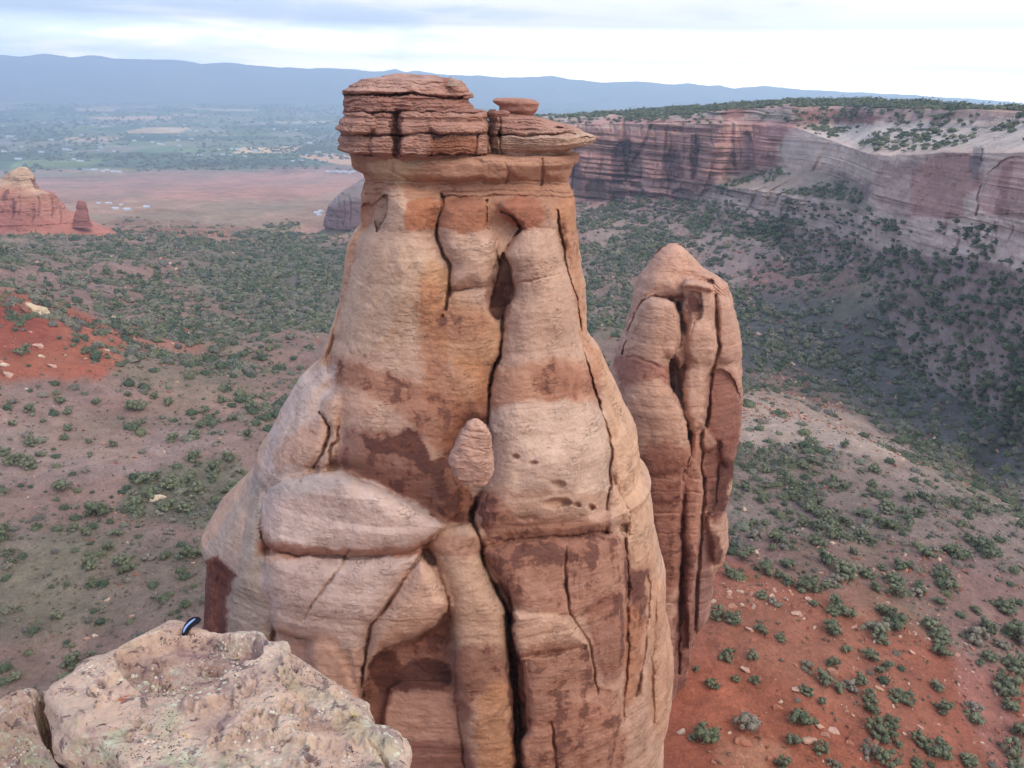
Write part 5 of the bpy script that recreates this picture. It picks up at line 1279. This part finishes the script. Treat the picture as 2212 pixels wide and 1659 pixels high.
def scrub_mesh(name, X, Y, Z, Rr, colours, kfar=(7, 22), label=None, ls=1.0):
    """each bush: a rough closed lump plus loose leaf triangles around it, more of them when near"""
    dist = np.sqrt(X ** 2 + Y ** 2 + Z ** 2); Vs, Fs, Cs = [], [], []; o = 0
    rs = np.random.RandomState(9)
    for lo, hi, nl, core in ((0, 230, 210, True), (230, 380, 80, True), (380, 700, 22, True), (700, 1e9, 11, True)):
        m = (dist >= lo) & (dist < hi); n = m.sum()
        if n == 0: continue
        c = np.stack([X[m], Y[m], Z[m]], -1)[:, None]; r = Rr[m][:, None, None]; cc = colours[m]
        # core: squashed, jittered octahedral lump (14 vertices)
        th = np.arange(5) / 5 * 2 * np.pi
        base = np.array([[math.cos(t), math.sin(t), 0.05] for t in th] + [[math.cos(t + .6) * .75, math.sin(t + .6) * .75, .55] for t in th] + [[0, 0, .85], [0, 0, -.1]])
        v = c + base[None] * r * ((.5 if lo < 230 else .66) + .36 * rs.rand(n, 12, 1)) * np.array([1, 1, .95])
        f = []
        for j in range(5):
            k = (j + 1) % 5; f += [(j, k, 5 + j), (k, 5 + k, 5 + j), (5 + j, 5 + k, 10), (k, j, 11)]
        f = np.array(f)
        Vs.append(v.reshape(-1, 3)); Fs.append((f[None] + (np.arange(n) * 12)[:, None, None]).reshape(-1, 3) + o); o += n * 12
        Cs.append(np.repeat(cc * .85, 12, 0))
        d = rs.normal(size=(n, nl, 3)); d[..., 2] = np.abs(d[..., 2]) * .9; d /= np.linalg.norm(d, axis=-1, keepdims=True)
        lump = 1 + .35 * np.sin(np.arctan2(d[..., 1], d[..., 0]) * 3 + rs.rand(n, 1) * 6.3)[..., None]
        p = c + d * r * lump * (.5 + .55 * rs.rand(n, nl, 1)) * np.array([1, 1, .95])
        a = rs.normal(size=(n, nl, 3)); a /= np.linalg.norm(a, axis=-1, keepdims=True)
        b = np.cross(d, a); s = r * ls * math.sqrt(60 / nl) * .16 * (.6 + .8 * rs.rand(n, nl, 1))
        s = np.minimum(s, r * .42)
        t = np.stack([p + a * s, p - a * s * .5 + b * s, p - a * s * .5 - b * s], 2).reshape(-1, 3)
        Vs.append(t); Fs.append(np.arange(len(t)).reshape(-1, 3) + o); o += len(t)
        Cs.append(np.repeat(np.repeat(cc, nl, 0) * (.8 + .45 * rs.rand(n * nl, 1)), 3, 0))
    ob = make_obj(name, np.concatenate(Vs), np.concatenate(Fs), M_SCRUB, None, np.concatenate(Cs), smooth=False)
    tag(ob, label, None, None, 'stuff'); return ob


PAL = np.array([lin(k) for k in [(84, 92, 72), (98, 104, 82), (76, 86, 70), (110, 112, 86), (124, 122, 106), (112, 108, 100), (130, 120, 108)]])
sel = nt_ & (np.min(np.hypot(spx[:, None] - mk[:, 0], spy[:, None] - mk[:, 1]), 1) > 10) if True else nt_
# low ground plants: many small tufts between the shrubs
ci = rng.randint(0, 7, NS)
scrub_mesh('scrub', sx[sel], sy[sel], sz[sel], sr[sel], PAL[ci[sel]], label='grey green desert brush covering the canyon slopes')
NT = 42000
den2 = np.where(okm & (gD < 700), cell * (.12 + VG) / (1 + (gD / 300) ** 2) * (.4 + clump), 0); cum2 = np.cumsum(np.clip(den2, 0, None).ravel())
idx = np.clip(np.searchsorted(cum2, rng.rand(NT) * cum2[-1]), 0, gD.size - 1); ii, jj = np.unravel_index(idx, gD.shape)
a_ = gA[ii, jj] + (rng.rand(NT) - .5) * np.gradient(gA, axis=1)[ii, jj]; d_ = gD[ii, jj] + (rng.rand(NT) - .5) * np.gradient(gD, axis=0)[ii, jj]
tx, ty = np.sin(a_) * d_, np.cos(a_) * d_; tz = height(tx, ty); tr = .18 + .4 * rng.rand(NT) ** 2
dist0 = np.hypot(tx, ty)
PAL2 = np.array([lin(k) for k in [(98, 100, 82), (116, 110, 92), (108, 96, 88), (86, 92, 74), (128, 116, 98)]])
# tufts use the light-weight version (treated as far)


def tufts(name, X, Y, Z, Rr, colours, label):
    rs = np.random.RandomState(19); n = len(X); nl = 12
    c = np.stack([X, Y, Z], -1)[:, None]; r = Rr[:, None, None]
    d = rs.normal(size=(n, nl, 3)); d[..., 2] = np.abs(d[..., 2]); d /= np.linalg.norm(d, axis=-1, keepdims=True)
    p = c + d * r * (.3 + .7 * rs.rand(n, nl, 1)); a = rs.normal(size=(n, nl, 3)); a /= np.linalg.norm(a, axis=-1, keepdims=True)
    b = np.cross(d, a); s = r * .4
    t = np.stack([p + a * s, p - a * s * .5 + b * s, p - a * s * .5 - b * s], 2).reshape(-1, 3)
    ob = make_obj(name, t, np.arange(len(t)).reshape(-1, 3), M_SCRUB, None, np.repeat(np.repeat(colours, nl, 0), 3, 0), smooth=False)
    tag(ob, label, kind='stuff')


tufts('dry_grass', tx, ty, tz, tr, PAL2[rng.randint(0, 5, NT)], 'small dry tufts growing between the bushes')
scrub_mesh('mesa_trees', mp[:, 0], mp[:, 1], mp[:, 2] + mr * .15, mr, PAL[rng.randint(0, 4, NM)], label='dark green junipers dotting the mesa top and its ledges')

# trees of the far valley, and its houses
NV = 5200
va_, vd_ = rng.uniform(-.72, .3, NV * 3), np.exp(rng.uniform(math.log(2550), math.log(8300), NV * 3))
vx, vy = np.sin(va_) * vd_, np.cos(va_) * vd_; vp = np.stack([vx, vy, 0 * vx], -1)
keep = (fbm(vp, .0022, 3, 141) + .7 * fbm(vp, .012, 2, 142)) > rng.uniform(-.35, .55, NV * 3); keep &= np.cumsum(keep) <= NV
vx, vy = vx[keep], vy[keep]; vr = rng.uniform(4, 10, len(vx)) * (1 + .5 * sstep(3000, 7000, np.hypot(vx, vy)))
scrub_mesh('valley_trees', vx, vy, height(vx, vy, False), vr, PAL[rng.randint(0, 3, len(vx))], label='dark tree rows and groves across the green valley')
M_WALL = flat_mat('house_wall', (222, 220, 214)); M_ROOF = flat_mat('house_roof', (150, 150, 156)); M_ROOFR = flat_mat('barn_roof', (190, 196, 210))


def box_mesh(x0, x1, y0, y1, z0, z1):
    v = np.array([(x, y, z) for z in (z0, z1) for y in (y0, y1) for x in (x0, x1)], float)
    f = np.array([(0, 2, 3, 1), (4, 5, 7, 6), (0, 1, 5, 4), (2, 6, 7, 3), (0, 4, 6, 2), (1, 3, 7, 5)]); return v, f


v, f = box_mesh(-7, 7, -5, 5, -1, 4); _w1 = make_obj('wall', v, f, M_WALL, smooth=False)
v = np.array([(-8, -6, 3.9), (8, -6, 3.9), (8, 6, 3.9), (-8, 6, 3.9), (-8, 0, 7), (8, 0, 7)], float)
_r1 = make_obj('roof', v, [np.array([(0, 1, 5, 4), (2, 3, 4, 5), (0, 3, 2, 1)]), np.array([(0, 4, 3), (1, 2, 5)])], M_ROOFR, smooth=False)
HM = (_w1.data, _r1.data); bpy.data.objects.remove(_w1); bpy.data.objects.remove(_r1)
spots = [(213, 440, 1, 'near the foot of the flats'), (235, 440, 1, 'near the foot of the flats'), (262, 443, .9, 'near the foot of the flats'), (250, 452, 1.2, 'near the foot of the flats'), (276, 454, 1.5, 'near the foot of the flats'), (318, 449, 1.4, 'near the foot of the flats'), (686, 462, 1.3, 'beside the dark rock dome'), (694, 458, 1.2, 'beside the dark rock dome'), (690, 466, 1, 'beside the dark rock dome')]
spots += [(x, y, 2.0, 'on the green strip beside the tall spire') for x, y in ((708, 372), (718, 372), (727, 371), (735, 373), (744, 372), (752, 374), (763, 372))]
spots += [(x, y, 2.2, 'by the pond at the left') for x, y in ((205, 368), (222, 371), (232, 369), (246, 372), (258, 373))]
spots += [(x, y, 2.6, 'scattered through the valley fields') for x, y in ((500, 323), (512, 324), (290, 305), (330, 308), (345, 312), (410, 282), (425, 284), (398, 270), (382, 279), (568, 268), (30, 296), (6, 273), (15, 299), (735, 314), (748, 313), (655, 250), (640, 281), (40, 345), (150, 325), (90, 330))]
rh = random.Random(3)
spots += [(rh.uniform(0, 740), 245 + 105 * rh.random() ** 1.3, rh.uniform(1.6, 3.2), 'scattered through the valley fields') for _ in range(70)]
hp = terr_hit([s[0] for s in spots], [s[1] for s in spots], 600, 12000)
for (hx, hy, hs, where), p in zip(spots, hp):
    o = empty('house', p); o.rotation_euler[2] = random.uniform(-.5, .5); hs *= .36; o.scale = (hs * random.uniform(.8, 1.5), hs, hs * .9)
    tag(o, 'tiny white building ' + where, 'house', 'far buildings ' + where)
    for nm, me in zip(('wall', 'roof'), HM):
        c = bpy.data.objects.new(nm, me); COL.objects.link(c); c.parent = o


# ------------------------------------------------------------------ stones
M_STONE = rock_material('loose_stone', 2.0, .8, strata=.4)
plainc = Chart(-10, -10, 10, 10, (188, 150, 130), var=.2, step=4)


def stone_mesh(name, seed, col, sub=10, rough=.25, flat=.55, facets=7):
    rs = np.random.RandomState(seed)
    u, v = np.meshgrid(np.linspace(0, np.pi, sub), np.linspace(0, 2 * np.pi, sub * 2, endpoint=False), indexing='ij')
    d = np.stack([np.sin(u) * np.cos(v), np.sin(u) * np.sin(v), np.cos(u)], -1)
    r = np.ones(u.shape)
    for k in range(facets):                       # cut flat faces
        n = rs.normal(size=3); n /= np.linalg.norm(n); h = rs.uniform(.5, .8); c = d @ n
        r = np.minimum(r, np.where(c > .05, h / np.maximum(c, .05), 9))
    r = r * (1 + fbm(d, 2.5, 3, seed) * rough)
    P = d * r[..., None] * np.array([1, rs.uniform(.5, .8), flat])
    o = make_obj(name, P.reshape(-1, 3), grid_faces(sub, sub * 2, True), M_STONE, None, np.ones((P.size // 3, 3)) * lin(col), np.full(P.size // 3, .15), smooth=False)
    return o


SM = []
for k, (c_, fl) in enumerate([((196, 158, 138), .4), ((176, 130, 110), .5), ((190, 150, 128), .3), ((168, 112, 90), .5), ((206, 184, 160), .5)]):
    o = stone_mesh('stone', 60 + k, c_, flat=fl); SM.append(o.data); bpy.data.objects.remove(o)
RK = [(465, 985, 70, 'long pale slab lying tilted'), (1020, 1000, 80, 'pale pink slab with a dark underside'), (1300, 1100, 50, 'small pale oval slab'), (660, 1220, 70, 'thin upright pinkish slab'), (1020, 1370, 70, 'pointed upright pale slab'), (975, 1400, 70, 'low pale slab beside the pointed one'), (860, 1430, 110, 'broad flat red rock face beside a green juniper'), (635, 1550, 110, 'big pale flat slab near the bottom edge'), (790, 1110, 70, 'pale slab at the upper end of the scree line'), (1105, 1245, 40, 'small round pale stone'), (1510, 875, 50, 'pale cracked slab high on the red slope'), (510, 795, 50, 'small pale pink slab near the foot of the lower spire'), (490, 730, 60, 'narrow cream slab near the foot of the lower spire'), (390, 590, 80, 'pale flat rock just right of the lower spire base'), (1460, 1385, 40, 'small cream slab standing on edge'), (430, 1440, 130, 'weathered tan outcrop among rubble'), (780, 630, 60, 'grey crusted rock with a pale edge'), (960, 1190, 50, 'narrow pale splinter'), (1140, 1270, 30, 'tiny pale stone'), (1575, 900, 35, 'small white topped stone'), (860, 540, 50, 'cream flake beside a small juniper'), (550, 1040, 40, 'small tan slab'), (930, 1340, 60, 'pink block among leaning slabs'), (1110, 1440, 60, 'purple brown leaning slab')]
LKs = [(30, 625, 60, 4, 'cream boulder cut by the left edge of the view'), (185, 790, 30, 4, 'small bright white rock alone on brown soil'), (290, 565, 45, 4, 'white slab beside a bush on the red soil'), (270, 488, 70, 0, 'pink flat rock in the red soil patch'), (370, 628, 60, 0, 'long pale pink slab below the red soil'), (750, 520, 50, 0, 'pale pink rock right of the red soil'), (800, 288, 40, 4, 'small cream rock above the red soil patch'), (1100, 1565, 110, 4, 'blue grey rock patch in dark brush'), (60, 690, 80, 0, 'dull pink rock pile at the left edge')]
rocks = [(1450.8 + X * .34415, 1109.4 + Y * .34415, w * .34415, k % 4, l + ' on the red slope') for k, (X, Y, w, l) in enumerate(RK)] + [(X * .3086, 597.4 + Y * .3086, w * .3086, s, l) for X, Y, w, s, l in LKs]
rp = terr_hit([r[0] for r in rocks], [r[1] for r in rocks])
for (x, y, w, k, l), p in zip(rocks, rp):
    s = w * np.linalg.norm(p) / F * .55
    o = bpy.data.objects.new('rock', SM[k]); COL.objects.link(o); o.location = p + np.array([0, 0, s * .05]); o.scale = (s,) * 3
    o.rotation_euler = (random.uniform(-.5, .3), random.uniform(.1, .6), random.uniform(-.4, .6)); tag(o, l, 'rock')
# the big tilted boulder on the red knoll at the left
p = terr_hit([79], [682])[0]; s = 44 * np.linalg.norm(p) / F * .55
o = stone_mesh('boulder', 99, (150, 104, 88), 40, .22, .62, 9); me = o.data
vc = np.empty(len(me.vertices) * 3, np.float32); me.vertices.foreach_get('co', vc); vc = vc.reshape(-1, 3)
cc_ = np.ones((len(vc), 4), np.float32); t = sstep(.12, .3, vc[:, 2] + .2 * vc[:, 0])[:, None]; cc_[:, :3] = lin((150, 104, 88)) * (1 - t) + lin((206, 182, 152)) * t
me.attributes['Col'].data.foreach_set('color', cc_.ravel())
o.location = p + np.array([0, 0, s * .25]); o.scale = (s * 1.05, s, s * 1.1); o.rotation_euler = (0, .55, .1); tag(o, 'large tilted boulder with a pale top on the red knoll at the left', 'boulder')
# rubble
NR = 9500
den3 = np.where(okm & (gD < 620) & (gA > -.7), cell * (1.0 / (1 + (gD / 170) ** 2)) * (1.15 - VG) * np.where(gA > .15, 2.4, .6) * (.3 + sstep(-.1, .5, fbm(GP, .05, 3, 151)) * 2), 0)
cum3 = np.cumsum(np.clip(den3, 0, None).ravel()); idx = np.clip(np.searchsorted(cum3, rng.rand(NR) * cum3[-1]), 0, gD.size - 1); ii, jj = np.unravel_index(idx, gD.shape)
a_ = gA[ii, jj] + (rng.rand(NR) - .5) * np.gradient(gA, axis=1)[ii, jj]; d_ = gD[ii, jj] + (rng.rand(NR) - .5) * np.gradient(gD, axis=0)[ii, jj]
qx, qy = np.sin(a_) * d_, np.cos(a_) * d_; qz = height(qx, qy); qr = (.12 + .6 * rng.rand(NR) ** 4) * (1 + 1.2 * sstep(180, 450, d_))
base = np.array([(-1, -.6, -.3), (1, -.5, -.3), (.9, .6, -.3), (-.8, .7, -.3), (-.7, -.5, .35), (.6, -.4, .3), (.7, .4, .45), (-.6, .5, .3)])
fc = np.array([(0, 1, 5, 4), (1, 2, 6, 5), (2, 3, 7, 6), (3, 0, 4, 7), (4, 5, 6, 7)])
rot = rng.uniform(0, 6.28, NR); b = base[None] * qr[:, None, None] * (.7 + .6 * rng.rand(NR, 8, 3)); co, si = np.cos(rot)[:, None], np.sin(rot)[:, None]
tl = rng.normal(size=(NR, 1)) * .5; b = np.stack([b[..., 0] * co - b[..., 1] * si, b[..., 0] * si + b[..., 1] * co, b[..., 2] + b[..., 0] * tl], -1) + np.stack([qx, qy, qz], -1)[:, None]
RP = np.array([lin(k) for k in [(188, 146, 126), (170, 120, 100), (200, 172, 150), (146, 90, 72), (150, 100, 82)]])
o = make_obj('rubble', b.reshape(-1, 3), (fc[None] + (np.arange(NR) * 8)[:, None, None]).reshape(-1, 4), M_STONE, None, np.repeat(RP[rng.randint(0, 5, NR)], 8, 0), np.zeros(NR * 8), smooth=False)
tag(o, 'small broken stones strewn over the slopes', kind='stuff')


# ------------------------------------------------------------------ the near ledge, lower left
def lichen_material():
    m, nt, b = base_mat('lichened_sandstone', .95)
    co = N(nt, 'ShaderNodeNewGeometry').outputs['Position']
    nz = lambda s, d=6, r=.6, di=0.0: noise(nt, s, d, r, di)
    c = ramp(nt, nz(3.2, 6, .62), [(.28, tuple(lin((150, 122, 110)))), (.5, tuple(lin((198, 170, 150)))), (.72, tuple(lin((216, 196, 174))))]).outputs[0]
    att = N(nt, 'ShaderNodeAttribute', attribute_name='Col').outputs['Color']
    c = mixc(nt, .5, c, att)
    m2 = ramp(nt, nz(8.5, 7, .65), [(.3, (.8, .78, .78)), (.7, (1.14, 1.13, 1.12))]).outputs[0]; c = mixc(nt, 1.0, c, m2, 'MULTIPLY')

    def patches(scale, th, sharp, colr, a, big=None, bt=.5, r=.7):
        nonlocal c
        f = math_n(nt, 'MULTIPLY', math_n(nt, 'SUBTRACT', nz(scale, 8, r, .6), th), sharp, clamp=True)
        if big: f = math_n(nt, 'MULTIPLY', f, math_n(nt, 'MULTIPLY', math_n(nt, 'SUBTRACT', nz(big, 3), bt), 9.0, clamp=True))
        c = mixc(nt, math_n(nt, 'MULTIPLY', f, a), c, tuple(lin(colr)))
    patches(5.2, .52, 12, (128, 100, 104), .6)
    patches(13, .555, 18, (92, 70, 74), .8)
    patches(7.5, .50, 10, (178, 172, 140), .8, 1.7, .47)
    patches(26, .50, 14, (206, 202, 178), .85, 2.3, .49, .75)
    patches(11, .54, 14, (130, 134, 110), .7, 1.9, .50)
    patches(9.0, .59, 30, (190, 96, 60), .9, 1.4, .54)
    patches(31, .61, 30, (60, 48, 52), .9)
    patches(17, .65, 30, (176, 160, 60), .8)
    for vs, thv, colr, bg in ((34, .30, (214, 210, 186), 2.6), (60, .34, (222, 216, 196), 3.1), (48, .30, (150, 150, 128), 2.1), (75, .30, (70, 56, 58), 3.7)):
        vo = N(nt, 'ShaderNodeTexVoronoi', i_Scale=float(vs)); nt.links.new(co, vo.inputs['Vector'])
        f = math_n(nt, 'MULTIPLY', math_n(nt, 'SUBTRACT', math_n(nt, 'MULTIPLY_ADD', nz(vs * 2.5, 3), .35, thv - .17), vo.outputs['Distance']), 14.0, clamp=True)
        f = math_n(nt, 'MULTIPLY', f, math_n(nt, 'MULTIPLY', math_n(nt, 'SUBTRACT', nz(bg, 4, .7), .53), 14.0, clamp=True))
        c = mixc(nt, math_n(nt, 'MULTIPLY', f, .85), c, tuple(lin(colr)))
    nt.links.new(c, b.inputs['Base Color'])
    h = math_n(nt, 'ADD', math_n(nt, 'MULTIPLY', nz(7, 8, .65), 1.0), math_n(nt, 'MULTIPLY', nz(28, 6, .7), .35))
    bp = N(nt, 'ShaderNodeBump', i_Strength=.8, i_Distance=.035)
    nt.links.new(h, bp.inputs['Height']); nt.links.new(bp.outputs[0], b.inputs['Normal'])
    return m


M_LEDGE = lichen_material()


def ledge(name, poly, cen, zf, thick, chart, seed, nang=900, nr=260, under=.35):
    poly = smooth_poly(poly, True, 8)
    ang = np.arctan2(poly[:, 1] - cen[1], poly[:, 0] - cen[0]); rad = np.hypot(poly[:, 0] - cen[0], poly[:, 1] - cen[1])
    o = np.argsort(ang); ang, rad = ang[o], rad[o]
    th = np.linspace(-math.pi, math.pi, nang, endpoint=False)
    r = np.interp(th, ang, rad, period=2 * math.pi)
    t = np.sin(np.linspace(0, 1, nr) * math.pi / 2 * .98) / math.sin(math.pi / 2 * .98)
    px = cen[0] + t[:, None] * r[None] * np.cos(th)[None]; py = cen[1] + t[:, None] * r[None] * np.sin(th)[None]
    py = np.minimum(py, 2500)
    d = ray(px, py)
    # plane z = a + b*(y-3) + c*x
    a, b_, c_ = zf; k = (a - 3 * b_) / (d[..., 2] - b_ * d[..., 1] - c_ * d[..., 0]); P = d * k[..., None]
    h, C, V = chart.sample(px, py)
    n = fbm(P, 1.4, 4, seed) * .06 + -np.abs(fbm(P, 3.5, 4, seed + 1, gain=.6)) * .05 + .03 + fbm(P, 9, 4, seed + 4, gain=.65) * .035 + fbm(P, 26, 3, seed + 2, gain=.6) * .016
    edge = np.clip((1 - t) / .10, 0, 1)[:, None]
    q_ = n / .055; n = n * .45 + .55 * .055 * (np.floor(q_) + sstep(.35, .65, q_ - np.floor(q_)))
    P[..., 2] += n * (.3 + .7 * edge) + h - .045 * (1 - np.sqrt(np.clip(1 - (1 - edge) ** 2, 0, 1)))
    ctr = P[0].mean(0)
    sk = []
    e = P[-1]
    for j in range(1, 26):
        s = j / 25
        q = e.copy(); q[:, :2] = e[:, :2] + (ctr[:2] - e[:, :2]) * (under * (s - .12 * math.sin(s * 9)) - .035 * math.sin(min(s * 8, math.pi)))
        q[:, 2] = e[:, 2] - thick * s
        q += fbm(q, 5, 4, seed + 5)[:, None] * .06 * np.array([1, 1, .4]); sk.append(q)
    A = np.concatenate([P, np.array(sk)]); Cc = np.concatenate([C, np.repeat(C[-1:], 25, 0)])
    V3 = np.concatenate([A.reshape(-1, 3), [ctr - (0, 0, thick)]]); C3 = np.concatenate([Cc.reshape(-1, 3), C[-1][:1]])
    nR = len(A); lr = (nR - 1) * nang + np.arange(nang)
    f = [grid_faces(nR, nang, True), np.stack([lr, np.roll(lr, -1), np.full(nang, len(V3) - 1)], -1)]
    ob = make_obj(name, V3, f, M_LEDGE, None, C3); rebase(ob); return ob, P


lc = Chart(-300, 1250, 1100, 2100, (206, 172, 152), step=2)
lc.paint([(262, 1400), (400, 1378), (520, 1385), (560, 1408), (500, 1430), (440, 1480), (330, 1492), (280, 1470)], (150, 112, 104), .9, 8)
lc.paint([(250, 1440), (330, 1495), (440, 1482), (500, 1430), (560, 1440), (480, 1500), (340, 1520)], (212, 172, 148), .5, 8)
lc.paint([(590, 1440), (700, 1500), (780, 1560), (840, 1640), (800, 1640), (700, 1560), (600, 1470)], (190, 180, 144), .6, 7)
lc.lobe([(262, 1400), (400, 1372), (520, 1380), (560, 1405), (500, 1430), (440, 1478), (330, 1492), (280, 1470)], -.085, .0, 20, True)
lc.Hm = np.where(lc.Hm < 0, lc.Hm, lc.Hm)
for _ in range(10): lc.Hm[1:-1, 1:-1] = (lc.Hm[2:, 1:-1] + lc.Hm[:-2, 1:-1] + lc.Hm[1:-1, 2:] + lc.Hm[1:-1, :-2] + lc.Hm[1:-1, 1:-1]) / 5
lc.crack([(240, 1392), (300, 1378), (380, 1362), (450, 1352)], 4, .05)
lc.crack([(780, 1590), (830, 1640), (850, 1700)], 5, .05)
LA = [(90, 1495), (100, 1470), (118, 1458), (150, 1440), (165, 1420), (195, 1405), (225, 1398), (262, 1378), (300, 1360), (335, 1342), (365, 1327), (392, 1330), (410, 1345), (440, 1347), (475, 1356), (500, 1352), (560, 1352), (580, 1372), (606, 1380), (616, 1402), (660, 1425), (700, 1455), (745, 1480), (775, 1510), (800, 1535), (822, 1572), (846, 1562), (866, 1568), (872, 1600), (882, 1636), (890, 1670), (900, 1800), (860, 1990), (600, 2080), (420, 1960), (360, 1790), (300, 1690), (262, 1652), (235, 1622), (190, 1592), (158, 1588), (128, 1560), (118, 1530)]
la, LAP = ledge('rock_ledge', LA, (500, 1600), (-2.35, -.10, -.06), .5, lc, 201)
tag(la, 'big pinkish lichen covered rock ledge jutting in at the lower left, nearest the viewer', 'rock ledge')
LB = [(-200, 1560), (-60, 1520), (0, 1502), (25, 1486), (60, 1478), (95, 1488), (140, 1500), (220, 1560), (330, 1680), (420, 1900), (300, 2150), (-200, 2200), (-400, 1900)]
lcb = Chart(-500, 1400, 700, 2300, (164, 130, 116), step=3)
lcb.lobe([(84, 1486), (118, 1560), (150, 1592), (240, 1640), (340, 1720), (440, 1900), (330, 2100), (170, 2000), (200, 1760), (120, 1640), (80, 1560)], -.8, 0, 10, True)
lcb.paint([(80, 1480), (150, 1590), (240, 1640), (440, 1900), (330, 2100), (150, 1900), (90, 1600)], (138, 108, 102), .9, 8)  # darker band along the trough: shade under the big ledge put into the colour
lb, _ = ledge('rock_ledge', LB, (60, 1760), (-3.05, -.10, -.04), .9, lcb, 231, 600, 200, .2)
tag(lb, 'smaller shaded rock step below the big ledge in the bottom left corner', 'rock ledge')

# rim of the overlook under the ledges, below and behind the viewer
u = np.linspace(0, 1, 200); vv = np.linspace(0, 1, 60)
Uu, Vv = np.meshgrid(u, vv); Xr = -40 + 80 * Uu
P = np.stack([Xr, 1.2 + 0 * Xr, -3.0 - 90 * Vv], -1)
P[..., 1] += fbm(P, .25, 4, 301) * 1.1 - 1.0 - 2.0 * sstep(6, 14, np.abs(Xr)) + 1.6 * Vv * 4 * 0
topv = np.stack([Xr[0], np.full(200, -45.0), np.full(200, -3.0)], -1)
PP = np.concatenate([topv[None], (P[0] - [0, .5, -.1])[None], P])
o = make_obj('rim_rock', PP.reshape(-1, 3), grid_faces(len(PP), 200), M_SPIRE, None, np.ones((PP.size // 3, 3)) * lin((190, 146, 122)), np.full(PP.size // 3, .2)); tag(o, kind='structure')

# black webbing with a pale stripe caught over the ledge's far edge
M_BLK = flat_mat('black_webbing', (34, 34, 40), .95, .05); M_STR = flat_mat('pale_stripe', (140, 162, 205), .6); M_WHT = flat_mat('white_crust', (226, 220, 208))


def plane_pt(px, py, lift=0.0):
    d = ray(px, py); a, b_, c_ = -2.35, -.10, -.06
    P = d * ((a - 3 * b_) / (d[..., 2] - b_ * d[..., 1] - c_ * d[..., 0]))[..., None]
    # settle on the nearest ledge point
    q = LAP.reshape(-1, 3); out = []
    pxy = np.stack(proj(q), -1)
    for x, y in zip(np.atleast_1d(px), np.atleast_1d(py)):
        i = np.argmin((pxy[:, 0] - x) ** 2 + (pxy[:, 1] - y) ** 2); out.append(q[i] + [0, 0, lift])
    return np.array(out)


def ribbon(name, pts, wd, th, mat, parent, lift):
    pp = np.array(pts, float); t_ = np.linspace(0, 1, len(pp)); P = ray(pp[:, 0], pp[:, 1]) * (DEP0 - lift * 1.2 + .05 * t_)[:, None]
    P = smooth_poly(P, False, 6) if False else P
    n = len(P); tng = np.gradient(P, axis=0); tng /= np.linalg.norm(tng, axis=1, keepdims=True)
    sd_ = np.cross(tng, [0, -.3, 1.0]); sd_ /= np.linalg.norm(sd_, axis=1, keepdims=True); up = np.cross(sd_, tng)
    w = wd if np.ndim(wd) else np.full(n, wd)
    V = np.stack([P - sd_ * w[:, None] - up * th, P + sd_ * w[:, None] - up * th, P + sd_ * w[:, None] + up * th, P - sd_ * w[:, None] + up * th], 1).reshape(-1, 3)
    f = grid_faces(n, 4, True); cap = np.array([(0, 1, 2, 3), (4 * n - 4, 4 * n - 1, 4 * n - 2, 4 * n - 3)])
    return make_obj(name, V, np.concatenate([f, cap]), mat, parent)


p0 = plane_pt([404.0], [1362.0])[0]; DEP0 = float(np.linalg.norm(p0)) - .01
st = empty('strap', p0); tag(st, 'short black strap with a pale blue stripe lying over the top of the near ledge', 'strap')
b1 = ribbon('webbing', [(398, 1372), (401, 1362), (407, 1352), (415, 1344), (424, 1339), (432, 1336)], np.array([.010, .015, .018, .022, .022, .010]), .003, M_BLK, st, .008)
b2 = ribbon('stripe', [(396, 1366), (399, 1358), (405, 1350), (413, 1343), (421, 1337)], np.array([.002, .004, .004, .004, .002]), .003, M_STR, st, .024)
for b in (b1, b2): rebase(b, st)

# ------------------------------------------------------------------ the air
hz_m = bpy.data.materials.new('haze'); hz_m.use_nodes = True; nt = hz_m.node_tree; nt.nodes.clear()
out = N(nt, 'ShaderNodeOutputMaterial'); pv = N(nt, 'ShaderNodeVolumePrincipled')
pv.inputs['Color'].default_value = (.62, .79, 1.0, 1); pv.inputs['Density'].default_value = HAZE_DENSITY; pv.inputs['Anisotropy'].default_value = .5
nt.links.new(pv.outputs[0], out.inputs['Volume'])
v, f = box_mesh(-13900, 13900, -13900, 13900, -290, 330)
hz = make_obj('haze', v, f, hz_m, smooth=False); tag(hz, kind='stuff')
SC.cycles.use_denoising = True
SC.cycles.volume_bounces = 1
SC.cycles.max_bounces = 6; SC.cycles.diffuse_bounces = 3
